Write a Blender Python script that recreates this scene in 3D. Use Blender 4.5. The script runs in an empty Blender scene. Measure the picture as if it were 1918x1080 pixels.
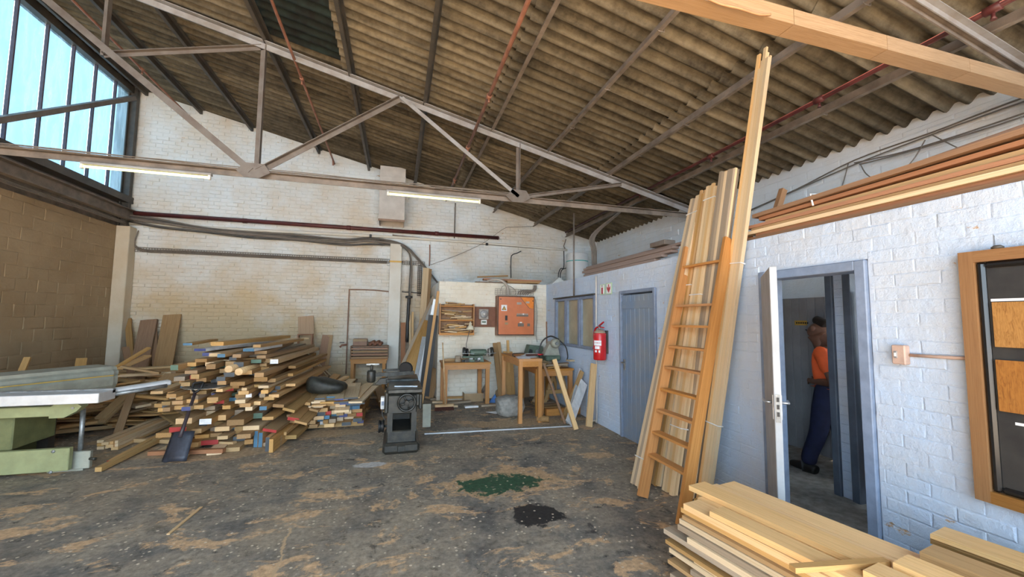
import bpy, bmesh, math, random
from mathutils import Vector, Matrix
# ------------------------------------------------------------------ camera, world, light
scn = bpy.context.scene
COL = scn.collection
F, CH = 755.0, 1.65                       # focal length in pixels of the 1918 px wide frame, eye height
PITCH, YAW, ROLL = .0748, .2753, .01074
_fw = Vector((math.sin(YAW)*math.cos(PITCH), math.cos(YAW)*math.cos(PITCH), math.sin(PITCH)))
_r0 = Vector((math.cos(YAW), -math.sin(YAW), 0)); _u0 = _r0.cross(_fw)
_rt = _r0*math.cos(ROLL)+_u0*math.sin(ROLL); _up = _u0*math.cos(ROLL)-_r0*math.sin(ROLL)
EYE = Vector((0, 0, CH))
cd = bpy.data.cameras.new('camera'); cd.sensor_width = 36; cd.lens = F/1918*36
cd.clip_start = .05; cd.clip_end = 300
cam = bpy.data.objects.new('camera', cd); COL.objects.link(cam)
m3 = Matrix((_rt, _up, -_fw)).transposed()
cam.matrix_world = Matrix.Translation(EYE) @ m3.to_4x4()
scn.camera = cam

wd = bpy.data.worlds.new('sky'); scn.world = wd; wd.use_nodes = True
nt = wd.node_tree; bg = nt.nodes['Background']
bg.inputs['Color'].default_value = (.64, .83, 1.0, 1); bg.inputs['Strength'].default_value = 4.0
sd = bpy.data.lights.new('sun', 'SUN'); sd.energy = 42; sd.angle = .02; sd.color = (1, .82, .58)
sun = bpy.data.objects.new('sun', sd); COL.objects.link(sun)
sun.rotation_euler = Vector((-.25, .62, -.80)).to_track_quat('-Z', 'Y').to_euler()
vs = scn.view_settings
vs.view_transform = 'Standard'; vs.look = 'None'; vs.gamma = 1; vs.use_curve_mapping = False
vs.exposure = 1.1

# ------------------------------------------------------------------ helpers
rnd = random.Random(7)
def P(u, v, ax, val):
    "point on the plane axis=val seen at photo pixel u, v"
    d = _fw*F + _rt*(u-959) + _up*(540-v)
    ax = 'xyz'.index(ax) if isinstance(ax, str) else ax
    return EYE + d*((val-EYE[ax])/d[ax])
WM = {}                                    # world matrix of every object (no depsgraph needed)
def put(name, mesh, M, parent=None):
    o = bpy.data.objects.new(name, mesh); COL.objects.link(o)
    if parent is not None:
        o.parent = parent
        o.matrix_basis = WM[parent.name].inverted() @ M
    else:
        o.matrix_basis = M
    WM[o.name] = M
    return o
def thing(name, label, cat, loc=(0, 0, 0), group=None):
    o = put(name, None, Matrix.Translation(Vector(loc)))
    o.empty_display_size = .1
    return tag(o, label, cat, group)
def tag(o, label=None, cat=None, group=None, kind=None):
    if label: o['label'] = label
    if cat: o['category'] = cat
    if group: o['group'] = group
    if kind: o['kind'] = kind
    return o
def basis(x, up=Vector((0, 0, 1))):
    x = Vector(x).normalized(); up = Vector(up)
    y = up.cross(x)
    if y.length < 1e-4: y = Vector((0, 1, 0)).cross(x)
    if y.length < 1e-4: y = Vector((1, 0, 0)).cross(x)
    y.normalize(); z = x.cross(y)
    return Matrix((x, y, z)).transposed()
class MB:
    "mesh builder in world coordinates"
    def __init__(s): s.v = []; s.f = []; s.m = []; s.sm = []
    def add(s, vs, fs, mi=0, smooth=False):
        b = len(s.v); s.v += [Vector(p) for p in vs]
        for f in fs:
            s.f.append(tuple(b+i for i in f)); s.m.append(mi); s.sm.append(smooth)
        return s
    def box(s, c, size, rot=None, mi=0, ch=0):
        c = Vector(c); hx, hy, hz = [k/2 for k in size]
        R = rot or Matrix.Identity(3)
        if ch <= 0:
            vs = [Vector((x*hx, y*hy, z*hz)) for x in (-1, 1) for y in (-1, 1) for z in (-1, 1)]
            fs = [(0,1,3,2), (4,6,7,5), (0,4,5,1), (2,3,7,6), (0,2,6,4), (1,5,7,3)]
        else:
            vs = []; ch = min(ch, hx*.9, hy*.9, hz*.9)
            pts = {}
            for x in (-1, 1):
                for y in (-1, 1):
                    for z in (-1, 1):
                        for a in range(3):
                            q = [x*(hx-ch), y*(hy-ch), z*(hz-ch)]; q[a] = (x, y, z)[a]*(hx, hy, hz)[a]
                            pts[(x, y, z, a)] = len(vs); vs.append(Vector(q))
            fs = []
            for a in range(3):
                b, c2 = (a+1) % 3, (a+2) % 3
                for sg in (-1, 1):
                    q = []
                    for sb, sc in ((-1,-1), (1,-1), (1,1), (-1,1)):
                        k = [0, 0, 0]; k[a] = sg; k[b] = sb; k[c2] = sc; q.append(pts[(*k, a)])
                    fs.append(tuple(q if sg > 0 else q[::-1]))
                for sb in (-1, 1):
                    for sc in (-1, 1):
                        k0 = [0,0,0]; k1 = [0,0,0]; k0[a] = -1; k1[a] = 1
                        for k in (k0, k1): k[b] = sb; k[c2] = sc
                        q = [pts[(*k0, b)], pts[(*k1, b)], pts[(*k1, c2)], pts[(*k0, c2)]]
                        fs.append(tuple(q if sb*sc < 0 else q[::-1]))
            for x in (-1, 1):
                for y in (-1, 1):
                    for z in (-1, 1):
                        q = [pts[(x, y, z, a)] for a in range(3)]
                        fs.append(tuple(q if x*y*z > 0 else q[::-1]))
        return s.add([c + R @ p for p in vs], fs, mi)
    def bar(s, a, b, w, t, up=(0, 0, 1), mi=0, ch=0):
        a, b = Vector(a), Vector(b); d = b-a
        return s.box((a+b)/2, (d.length, w, t), basis(d, up), mi, ch)
    def angle(s, a, b, w, t, up=(0, 0, 1), mi=0, sgn=1):
        "steel angle: two flanges along a-b"
        a, b = Vector(a), Vector(b); R = basis(b-a, up); y, z = R.col[1], R.col[2]
        s.box((a+b)/2 + z*(w/2-t/2), ((b-a).length, w, t), R, mi)
        s.box((a+b)/2 + y*sgn*(w/2-t/2) - z*t/2, ((b-a).length, t, w-t), R, mi)
        return s
    def tube(s, pts, r, n=8, mi=0, cap=True, smooth=True):
        pts = [Vector(p) for p in pts]; b = len(s.v); k = len(pts)
        rs = r if isinstance(r, (list, tuple)) else [r]*k
        prev = None
        for i, p in enumerate(pts):
            d = (pts[min(i+1, k-1)]-pts[max(i-1, 0)]).normalized()
            if prev is None:
                R = basis(d); y = R.col[1].copy()
            else:
                y = prev - d*prev.dot(d); y.normalize()
            prev = y; z = d.cross(y)
            for j in range(n):
                a = 2*math.pi*j/n; s.v.append(p + (y*math.cos(a)+z*math.sin(a))*rs[i])
        for i in range(k-1):
            for j in range(n):
                s.f.append((b+i*n+j, b+i*n+(j+1) % n, b+(i+1)*n+(j+1) % n, b+(i+1)*n+j)); s.m.append(mi); s.sm.append(smooth)
        if cap:
            s.f.append(tuple(b+j for j in range(n))[::-1]); s.m.append(mi); s.sm.append(False)
            s.f.append(tuple(b+(k-1)*n+j for j in range(n))); s.m.append(mi); s.sm.append(False)
        return s
    def lathe(s, prof, c, axis=(0, 0, 1), n=20, mi=0, smooth=True, cap=True):
        "prof: list of (radius, height) along axis"
        c = Vector(c); R = basis(axis); x, y, z = R.col[0], R.col[1], R.col[2]; b = len(s.v); k = len(prof)
        for (r, h) in prof:
            for j in range(n):
                a = 2*math.pi*j/n; s.v.append(c + x*h + (y*math.cos(a)+z*math.sin(a))*r)
        for i in range(k-1):
            for j in range(n):
                s.f.append((b+i*n+j, b+i*n+(j+1) % n, b+(i+1)*n+(j+1) % n, b+(i+1)*n+j)); s.m.append(mi); s.sm.append(smooth)
        if cap:
            s.f.append(tuple(b+j for j in range(n))[::-1]); s.m.append(mi); s.sm.append(False)
            s.f.append(tuple(b+(k-1)*n+j for j in range(n))); s.m.append(mi); s.sm.append(False)
        return s
    def prism(s, poly, d, mi=0):
        "closed polygon (3-D points) extruded by vector d"
        n = len(poly); poly = [Vector(p) for p in poly]; d = Vector(d); b = len(s.v)
        nrm = Vector((0, 0, 0))
        for i in range(n): nrm += poly[i].cross(poly[(i+1) % n])
        if nrm.dot(d) > 0: poly = poly[::-1]
        s.v += poly + [p+d for p in poly]
        fs = [tuple(range(n)), tuple(range(2*n-1, n-1, -1))] + [(i, i+n, (i+1) % n+n, (i+1) % n) for i in range(n)]
        for f in fs: s.f.append(tuple(b+i for i in f)); s.m.append(mi); s.sm.append(False)
        return s
    def build(s, name, mats, parent=None, origin=None):
        mats = mats if isinstance(mats, (list, tuple)) else [mats]
        if origin is None:
            lo = Vector([min(p[i] for p in s.v) for i in range(3)]); hi = Vector([max(p[i] for p in s.v) for i in range(3)])
            origin = Vector(((lo.x+hi.x)/2, (lo.y+hi.y)/2, lo.z))
        origin = Vector(origin)
        me = bpy.data.meshes.new(name)
        me.from_pydata([p-origin for p in s.v], [], s.f); me.update()
        for m in mats: me.materials.append(M_[m] if isinstance(m, str) else m)
        me.polygons.foreach_set('material_index', s.m); me.polygons.foreach_set('use_smooth', s.sm)
        return put(name, me, Matrix.Translation(origin), parent)
_box = {}
def unitbox(mats):
    "unit box along x with slightly uneven edges; slot 1 (if any) on the -x end"
    if mats in _box: return _box[mats]
    b = MB(); b.box((0, 0, 0), (1, 1, 1))
    me = bpy.data.meshes.new('board'); me.from_pydata(b.v, [], b.f); me.update()
    for m in mats: me.materials.append(M_[m])
    if len(mats) > 1:
        for p in me.polygons:
            if p.normal.x < -.9: p.material_index = 1
    _box[mats] = me; return me
def board(name, a, b, w, t, mat, parent=None, up=(0, 0, 1), label=None, cat=None, group=None, end=None):
    "plank from a to b: w across, t thick; shares one mesh per material"
    a, b = Vector(a), Vector(b); R = basis(b-a, up)
    S = Matrix.Diagonal(((b-a).length, w, t, 1))
    o = put(name, unitbox((mat, end) if end else (mat,)), Matrix.Translation((a+b)/2) @ R.to_4x4() @ S, parent)
    return tag(o, label, cat, group)
def smoothpath(pts, n=6):
    pts = [Vector(p) for p in pts]; out = []
    for i in range(len(pts)-1):
        p0, p1, p2, p3 = pts[max(i-1, 0)], pts[i], pts[i+1], pts[min(i+2, len(pts)-1)]
        for k in range(n):
            t = k/n
            out.append(.5*((2*p1)+(p2-p0)*t+(2*p0-5*p1+4*p2-p3)*t*t+(3*p1-p0-3*p2+p3)*t**3))
    out.append(pts[-1]); return out

# ------------------------------------------------------------------ materials
M_ = {}
def newmat(name):
    m = bpy.data.materials.new(name); m.use_nodes = True; M_[name] = m
    return m, m.node_tree, m.node_tree.nodes['Principled BSDF']
def N(t, typ, **kw):
    n = t.nodes.new(typ)
    for k, v in kw.items():
        if k.startswith('i_'):
            k2 = k[2:]; n.inputs[int(k2) if k2.isdigit() else k2].default_value = v
        else: setattr(n, k, v)
    return n
def L(t, a, b): t.links.new(a, b)
def ramp(t, fac, stops):
    r = t.nodes.new('ShaderNodeValToRGB'); e = r.color_ramp.elements
    while len(e) < len(stops): e.new(.5)
    for k, (p, c) in enumerate(stops):
        e[k].position = p; e[k].color = (*c, 1) if len(c) == 3 else c
    L(t, fac, r.inputs[0]); return r.outputs[0]
def mixc(t, fac, a, b, mode='MIX'):
    n = t.nodes.new('ShaderNodeMix'); n.data_type = 'RGBA'; n.blend_type = mode
    if isinstance(fac, float): n.inputs[0].default_value = fac
    else: L(t, fac, n.inputs[0])
    for k, c in ((6, a), (7, b)):
        if isinstance(c, tuple): n.inputs[k].default_value = (*c, 1) if len(c) == 3 else c
        else: L(t, c, n.inputs[k])
    return n.outputs[2]
def noise(t, vec, scale, detail=4, rough=.6, dist=0):
    n = N(t, 'ShaderNodeTexNoise'); n.inputs['Scale'].default_value = scale
    n.inputs['Detail'].default_value = detail; n.inputs['Roughness'].default_value = rough
    n.inputs['Distortion'].default_value = dist
    if vec is not None: L(t, vec, n.inputs['Vector'])
    return n.outputs['Fac']
def wpos(t, scale=None):
    g = N(t, 'ShaderNodeNewGeometry').outputs['Position']
    if scale:
        mp = N(t, 'ShaderNodeMapping'); mp.inputs['Scale'].default_value = scale; L(t, g, mp.inputs['Vector']); return mp.outputs[0]
    return g
def bump(t, h, strength, dist=.01):
    b = N(t, 'ShaderNodeBump'); b.inputs['Strength'].default_value = strength; b.inputs['Distance'].default_value = dist
    L(t, h, b.inputs['Height']); return b.outputs[0]
def plain(name, col, rough=.6, metal=0, var=.12, scale=9, bmp=0, col2=None, spec=None):
    "one colour with mottling"
    m, t, b = newmat(name)
    n = noise(t, wpos(t), scale, 5)
    c2 = col2 or tuple(max(0, c*(1-var*2.2)) for c in col)
    L(t, ramp(t, n, [(.35, c2), (.65, col)]), b.inputs['Base Color'])
    b.inputs['Roughness'].default_value = rough; b.inputs['Metallic'].default_value = metal
    if spec is not None: b.inputs['Specular IOR Level'].default_value = spec
    if bmp: L(t, bump(t, noise(t, wpos(t), scale*4, 4), bmp), b.inputs['Normal'])
    return m
def wood(name, c1, c2, rough=.65, spread=.25, knots=True):
    "grain along the board's own length; each board gets its own tone"
    m, t, b = newmat(name)
    tc = N(t, 'ShaderNodeTexCoord').outputs['Object']; oi = N(t, 'ShaderNodeObjectInfo').outputs['Random']
    mp = N(t, 'ShaderNodeMapping'); mp.inputs['Scale'].default_value = (1.6, 5, 2.2); L(t, tc, mp.inputs['Vector'])
    off = N(t, 'ShaderNodeCombineXYZ'); ml = N(t, 'ShaderNodeMath', operation='MULTIPLY', i_1=37.0); L(t, oi, ml.inputs[0])
    for k in range(3): L(t, ml.outputs[0], off.inputs[k])
    L(t, off.outputs[0], mp.inputs['Location'])
    g = noise(t, mp.outputs[0], 3.0, 6, .7, 1.2)
    col = ramp(t, g, [(.30, c2), (.52, c1), (.75, tuple(min(1, c*1.1) for c in c1))])
    mq = N(t, 'ShaderNodeMapping'); mq.inputs['Scale'].default_value = (1.2, 26, 9); L(t, tc, mq.inputs['Vector']); L(t, off.outputs[0], mq.inputs['Location'])
    g2 = noise(t, mq.outputs[0], 2.0, 5, .6, .6)
    col = mixc(t, .55, col, mixc(t, 1.0, col, ramp(t, g2, [(.32, (.62, .56, .48)), (.58, (1.06, 1.06, 1.06))]), 'MULTIPLY'))
    hs = N(t, 'ShaderNodeHueSaturation')
    vm = N(t, 'ShaderNodeMapRange', i_3=1-spread, i_4=1+spread*.7); L(t, oi, vm.inputs[0]); L(t, vm.outputs[0], hs.inputs['Value'])
    m2 = N(t, 'ShaderNodeMath', operation='MULTIPLY', i_1=13.7); L(t, oi, m2.inputs[0])
    fr = N(t, 'ShaderNodeMath', operation='FRACT'); L(t, m2.outputs[0], fr.inputs[0])
    sm = N(t, 'ShaderNodeMapRange', i_3=.93, i_4=1.08); L(t, fr.outputs[0], sm.inputs[0]); L(t, sm.outputs[0], hs.inputs['Saturation'])
    L(t, col, hs.inputs['Color']); L(t, hs.outputs[0], b.inputs['Base Color'])
    b.inputs['Roughness'].default_value = rough; b.inputs['Specular IOR Level'].default_value = .3
    return m
wood('pine', (.57, .345, .145), (.43, .24, .09))
wood('pine_yellow', (.86, .565, .28), (.74, .43, .18), .5, .10)
wood('pine_pale', (.72, .55, .35), (.58, .40, .225), .6, .15)
wood('oak', (.40, .235, .10), (.28, .155, .065), .7, .35)
wood('tan_board', (.38, .235, .12), (.31, .19, .09), .75, .2)
wood('brown_board', (.26, .15, .085), (.19, .105, .06), .7, .25)
wood('meranti', (.40, .20, .115), (.31, .145, .08), .6, .25)
wood('grey_wood', (.38, .30, .22), (.27, .205, .145), .8, .25)
wood('bench_wood', (.50, .235, .075), (.38, .165, .05), .5, .15)
wood('ladder_wood', (.52, .245, .085), (.41, .175, .055), .5, .1)
wood('stick', (.66, .45, .24), (.52, .33, .16), .5, .15)
wood('dusty_wood', (.44, .285, .13), (.33, .205, .09), .85, .3)
plain('paint_blue_end', (.065, .17, .27), .6); plain('paint_red_end', (.42, .03, .025), .6)
plain('paint_dark_end', (.07, .08, .09), .6); plain('paint_green_end', (.09, .16, .11), .6)
plain('paint_purple_end', (.06, .075, .22), .6); plain('paint_white', (.80, .80, .80), .55)
plain('steel_grey', (.185, .16, .14), .55, .1, .25, 5, 0, (.13, .10, .08))
plain('mullion_dark', (.09, .08, .11), .5)
plain('steel_pale', (.36, .355, .36), .45, .15, .2, 5, 0, (.27, .245, .225))
plain('steel_dark', (.050, .047, .043), .5, .2, .3, 4, 0, (.10, .085, .07))
plain('purlin_brown', (.235, .19, .155), .6, 0, .2, 5)
plain('red_pipe', (.115, .024, .021), .5, 0, .2, 6); plain('copper_pipe', (.36, .155, .095), .5, 0, .2, 6)
plain('cable_grey', (.20, .165, .135), .7); plain('cable_dark', (.035, .034, .034), .5)
plain('cable_pale', (.42, .37, .32), .6)
plain('cast_iron', (.017, .018, .016), .45, .1, .4, 14, .15, (.042, .037, .028))
plain('bright_steel', (.55, .57, .60), .3, .8, .1, 20); plain('dull_steel', (.33, .345, .35), .42, .6, .2, 15)
plain('black', (.012, .012, .013), .5); plain('black_rubber', (.02, .02, .02), .8)
plain('machine_green', (.30, .315, .155), .55, 0, .10, 7); plain('machine_green_dark', (.17, .18, .075), .6, 0, .15, 7)
plain('alu', (.62, .65, .68), .42, .35, .06, 12); plain('alu_dusty', (.40, .40, .33), .55, .2, .12, 6)
plain('grinder_green', (.13, .18, .13), .5, .1, .15, 18); plain('white_plastic', (.78, .77, .73), .4)
plain('paper', (.86, .87, .90), .8, 0, .02); plain('zip_white', (.86, .86, .86), .4)
plain('red_paint', (.56, .018, .022), .25, 0, .05); plain('orange_panel', (.62, .19, .075), .3, 0, .06, 6)
plain('orange_bright', (.80, .24, .03), .4); plain('brown_panel', (.20, .075, .035), .6)
plain('cabinet_brown', (.30, .16, .10), .6); plain('cardboard', (.40, .27, .15), .8, 0, .08, 12)
plain('stone', (.33, .31, .28), .9, 0, .2, 12, .4); plain('blue_plastic', (.03, .17, .50), .4)
plain('frame_blue', (.235, .29, .40), .5, 0, .10, 10, .08); plain('door_blue', (.235, .275, .325), .5, 0, .08, 3, 0, (.17, .25, .38))
plain('door_grey', (.47, .48, .50), .55, 0, .10, 5, .05); plain('wc_grey', (.34, .34, .35), .55, 0, .08, 4)
plain('wc_navy', (.055, .075, .11), .5, 0, .15, 4); plain('wc_blue', (.12, .15, .20), .5, 0, .15, 4)
plain('sign_green', (.52, .70, .47), .5, 0, .03); plain('sign_red', (.55, .05, .06), .5); plain('sign_yellow', (.72, .43, .08), .5)
plain('tank_white', (.72, .72, .72), .5, 0, .04, 4); plain('tank_teal', (.12, .52, .50), .5)
plain('black_board', (.026, .026, .028), .45, 0, .4, 6, 0, (.045, .044, .042)); plain('black_gloss', (.012, .012, .013), .25)
plain('leather_black', (.035, .034, .026), .55, 0, .4, 10, .2); plain('bristle', (.10, .03, .02), .8)
plain('duct_paint', (.60, .56, .52), .6, 0, .08, 5); plain('duct_edge', (.33, .22, .16), .7)
plain('lamp_cream', (.72, .66, .50), .4, 0, .05)
plain('shovel_steel', (.05, .055, .075), .45, .3, .2, 12); plain('shovel_shaft', (.05, .035, .04), .5)
plain('planer_top', (.06, .064, .062), .35, .55, .35, 10); plain('dull_iron', (.06, .06, .055), .4, .6, .3, 14); plain('sawdust', (.36, .26, .155), .95, 0, .15, 20)
plain('rope', (.47, .25, .12), .8); plain('grey_hose', (.30, .30, .29), .6); plain('socket_pink', (.58, .40, .32), .55)
plain('skin', (.20, .095, .06), .55, 0, .06, 20); plain('hair', (.028, .02, .016), .7); plain('shirt_orange', (.86, .13, .03), .7, 0, .05, 12)
plain('trousers_navy', (.012, .016, .055), .8, 0, .15, 12); plain('shoe', (.015, .014, .013), .5)
wood('sample_stripe', (.40, .20, .055), (.22, .09, .02), .4, .0); wood('sample_amber', (.36, .14, .016), (.22, .075, .007), .35, .0)
wood('beam_tan', (.36, .235, .135), (.29, .185, .10), .65, .08)
wood('mould_wood', (.29, .225, .20), (.23, .17, .15), .6, .12)
wood('brown_wide', (.34, .19, .115), (.28, .15, .09), .6, .08)
wood('tan_plain', (.46, .30, .185), (.42, .27, .165), .7, .05)
wood('frame_wood', (.28, .14, .052), (.22, .10, .034), .45, .0)
plain('roof_green', (.007, .018, .016), .85, 0, .5, 7)
def emis(name, col, st):
    m, t, b = newmat(name)
    b.inputs['Base Color'].default_value = (.9, .9, .85, 1)
    b.inputs['Emission Color'].default_value = (*col, 1); b.inputs['Emission Strength'].default_value = st
emis('tube_light', (1, .93, .30), 1.05)
# painted brick, dusted with sawdust in drifts
def paintwall(name, col, dust, amount, scale=1.2, low=None, bmp=.35, chips=True, peel=(.50, .33, .20)):
    m, t, b = newmat(name)
    p = wpos(t); n1 = noise(t, p, scale, 6, .62); n2 = noise(t, p, 7, 5, .6)
    fac = N(t, 'ShaderNodeMapRange', i_1=.5-amount*.5, i_2=.95-amount*.5, i_3=0.0, i_4=1.0); L(t, n1, fac.inputs[0]); f = fac.outputs[0]
    if low:                                  # dust has settled / splashed up to a height
        sp = N(t, 'ShaderNodeSeparateXYZ'); L(t, p, sp.inputs[0])
        z = N(t, 'ShaderNodeMapRange', i_1=low[0], i_2=low[1], i_3=low[2], i_4=0.0); L(t, sp.outputs[2], z.inputs[0])
        x = N(t, 'ShaderNodeMapRange', i_1=low[3], i_2=low[4], i_3=1.0, i_4=0.0); L(t, sp.outputs[0], x.inputs[0])
        zx = N(t, 'ShaderNodeMath', operation='MULTIPLY'); L(t, z.outputs[0], zx.inputs[0]); L(t, x.outputs[0], zx.inputs[1])
        ad = N(t, 'ShaderNodeMath', operation='ADD', use_clamp=True); L(t, f, ad.inputs[0]); L(t, zx.outputs[0], ad.inputs[1]); f = ad.outputs[0]
    c = mixc(t, f, col, dust)
    if chips:
        n3 = noise(t, wpos(t, (1, 1, 2.2)), 3.1, 8, .7)
        c = mixc(t, ramp(t, n3, [(.665, (0, 0, 0)), (.70, (1, 1, 1))]), c, peel)
    L(t, c, b.inputs['Base Color']); b.inputs['Roughness'].default_value = .75; b.inputs['Specular IOR Level'].default_value = .25
    n4 = noise(t, p, 11, 8, .68)
    L(t, bump(t, n4, bmp, .035), b.inputs['Normal'])
paintwall('wall_white', (.72, .755, .775), (.56, .43, .27), .22, .9, (1.2, 3.6, .85, -3.6, 3.2), .25)
paintwall('wall_upper', (.76, .78, .81), (.66, .60, .52), .2, 1.0, None, .4)
paintwall('wall_low', (.74, .71, .63), (.60, .50, .36), .25, 1.3)
paintwall('wall_blue', (.53, .64, .81), (.62, .60, .58), .16, 1.2, None, .55)
paintwall('wall_dusty', (.30, .205, .115), (.42, .31, .19), .4, 1.0, None, .35, False)
paintwall('nib_paint', (.62, .55, .44), (.5, .39, .25), .3, 1.5, None, .2, False)
paintwall('board_paint', (.70, .68, .62), (.58, .50, .40), .2, 1.5, None, .05, False)

def nth(n):
    a = ['first','second','third','fourth','fifth','sixth','seventh','eighth','ninth','tenth','eleventh','twelfth','thirteenth','fourteenth','fifteenth','sixteenth','seventeenth','eighteenth','nineteenth']
    if n <= 19: return a[n-1]
    return ['twentieth','thirtieth'][n//10-2] if n % 10 == 0 else ['twenty','thirty'][n//10-2]+'-'+a[n % 10-1]
# ------------------------------------------------------------------ big surfaces
XL, XP, XU, YB, YF, YO = -5.7, 3.13, 5.5, 10.46, 8.3, -3.2     # left wall, partition, right wall, back wall, low block front, open front
HP = 2.40                                                       # partition height
def zroof(x): return 3.87 + .25*(XU-x)
def fblob(t, p, c, r, sx=1.0, sy=1.0, nz=None, amp=.5):
    "irregular stain mask on the floor"
    s = N(t, 'ShaderNodeVectorMath', operation='SUBTRACT'); L(t, p, s.inputs[0]); s.inputs[1].default_value = (c[0], c[1], 0)
    q = N(t, 'ShaderNodeVectorMath', operation='MULTIPLY'); L(t, s.outputs[0], q.inputs[0]); q.inputs[1].default_value = (1/(r*sx), 1/(r*sy), 0)
    l = N(t, 'ShaderNodeVectorMath', operation='LENGTH'); L(t, q.outputs[0], l.inputs[0])
    m = N(t, 'ShaderNodeMath', operation='MULTIPLY_ADD', i_1=amp*2, i_2=-amp); L(t, nz, m.inputs[0])
    a = N(t, 'ShaderNodeMath', operation='ADD'); L(t, l.outputs['Value'], a.inputs[0]); L(t, m.outputs[0], a.inputs[1])
    return ramp(t, a.outputs[0], [(.80, (1, 1, 1)), (.92, (0, 0, 0))])
def floor_material():
    m, t, b = newmat('floor_concrete'); p = wpos(t)
    big = noise(t, p, .55, 7, .65, .5); mid = noise(t, p, 2.2, 8, .68, .3); fine = noise(t, p, 22, 6, .75)
    c = ramp(t, mid, [(.28, (.075, .073, .070)), (.42, (.165, .152, .135)), (.58, (.30, .255, .20)), (.78, (.40, .325, .24))])
    fk = noise(t, p, 5.5, 10, .78, .3)
    c = mixc(t, ramp(t, fk, [(.36, (1, 1, 1)), (.44, (0, 0, 0))]), c, (.040, .038, .037))
    c = mixc(t, ramp(t, fk, [(.60, (0, 0, 0)), (.66, (.7, .7, .7))]), c, (.42, .37, .30))
    c = mixc(t, ramp(t, big, [(.45, (0, 0, 0)), (.64, (.62, .62, .62))]), c, (.37, .29, .20))
    st = noise(t, wpos(t, (1, 1.6, 1)), 2.0, 10, .72, .5)
    c = mixc(t, ramp(t, st, [(.545, (0, 0, 0)), (.585, (1, 1, 1))]), c, (.56, .37, .215))
    nz = noise(t, p, 4.0, 9, .74, .4)
    g = P(935, 905, 'z', 0); k = P(1003, 963, 'z', 0)
    c = mixc(t, fblob(t, p, (g.x+.02, g.y+.05), .70, 1.0, .52, nz, 1.3), c, (.50, .33, .19))
    grn = mixc(t, ramp(t, noise(t, p, 6, 7, .7), [(.56, (0, 0, 0)), (.62, (1, 1, 1))]), (.030, .085, .045), (.15, .14, .11))
    c = mixc(t, fblob(t, p, (g.x, g.y), .50, 1.0, .50, nz, 1.3), c, grn)
    c = mixc(t, fblob(t, p, (k.x, k.y), .26, 1.0, .85, nz, 1.2), c, (.028, .026, .025))
    w = P(690, 870, 'z', 0); c = mixc(t, fblob(t, p, (w.x, w.y), .15, 1.3, .6, nz, .8), c, (.52, .50, .48))
    w = P(865, 806, 'z', 0); c = mixc(t, fblob(t, p, (w.x, w.y), .28, 1.3, .6, nz, .8), c, (.38, .35, .31))
    for sx_, sy_, r_ in ((-1.0, 6.35, .55), (-1.9, 5.75, .5), (-2.7, 5.9, .45), (1.9, 6.3, .6), (-3.2, 6.6, .5)): c = mixc(t, fblob(t, p, (sx_, sy_), r_, 1.5, .42, nz, .8), c, (.43, .31, .19))
    v = N(t, 'ShaderNodeTexVoronoi'); v.inputs['Scale'].default_value = 21; L(t, p, v.inputs['Vector'])
    sp = ramp(t, v.outputs['Distance'], [(.17, (1, 1, 1)), (.24, (0, 0, 0))])
    sp = mixc(t, ramp(t, v.outputs['Color'], [(.52, (0, 0, 0)), (.54, (1, 1, 1))]), (0, 0, 0), sp)
    sg = mixc(t, ramp(t, noise(t, p, 1.7, 4), [(.36, (0, 0, 0)), (.52, (1, 1, 1))]), (0, 0, 0), sp)
    c = mixc(t, sg, c, (.66, .56, .42))
    c = mixc(t, .55, c, mixc(t, 1.0, c, ramp(t, fine, [(.32, (.25, .25, .25)), (.66, (1.5, 1.5, 1.5))]), 'MULTIPLY'))
    # a sawdust filled crack
    a, e = P(512, 1078, 'z', 0), P(548, 972, 'z', 0); d = (e-a).normalized()
    s = N(t, 'ShaderNodeVectorMath', operation='SUBTRACT'); L(t, p, s.inputs[0]); s.inputs[1].default_value = a
    dt = N(t, 'ShaderNodeVectorMath', operation='DOT_PRODUCT'); L(t, s.outputs[0], dt.inputs[0]); dt.inputs[1].default_value = (d.y, -d.x, 0)
    dl = N(t, 'ShaderNodeVectorMath', operation='DOT_PRODUCT'); L(t, s.outputs[0], dl.inputs[0]); dl.inputs[1].default_value = d
    wob = N(t, 'ShaderNodeMath', operation='MULTIPLY_ADD', i_1=.16, i_2=-.08); L(t, nz, wob.inputs[0])
    ad = N(t, 'ShaderNodeMath', operation='ADD'); L(t, dt.outputs['Value'], ad.inputs[0]); L(t, wob.outputs[0], ad.inputs[1])
    ab = N(t, 'ShaderNodeMath', operation='ABSOLUTE'); L(t, ad.outputs[0], ab.inputs[0])
    cm = ramp(t, ab.outputs[0], [(.006, (1, 1, 1)), (.011, (0, 0, 0))])
    le = N(t, 'ShaderNodeMath', operation='COMPARE', i_1=.0, i_2=.62); L(t, dl.outputs['Value'], le.inputs[0])
    c = mixc(t, mixc(t, le.outputs[0], (0, 0, 0), cm), c, (.50, .35, .21))
    L(t, c, b.inputs['Base Color'])
    b.inputs['Roughness'].default_value = .7; b.inputs['Specular IOR Level'].default_value = .35
    L(t, bump(t, mixc(t, .4, mid, fine), .35, .015), b.inputs['Normal'])
floor_material()
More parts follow.
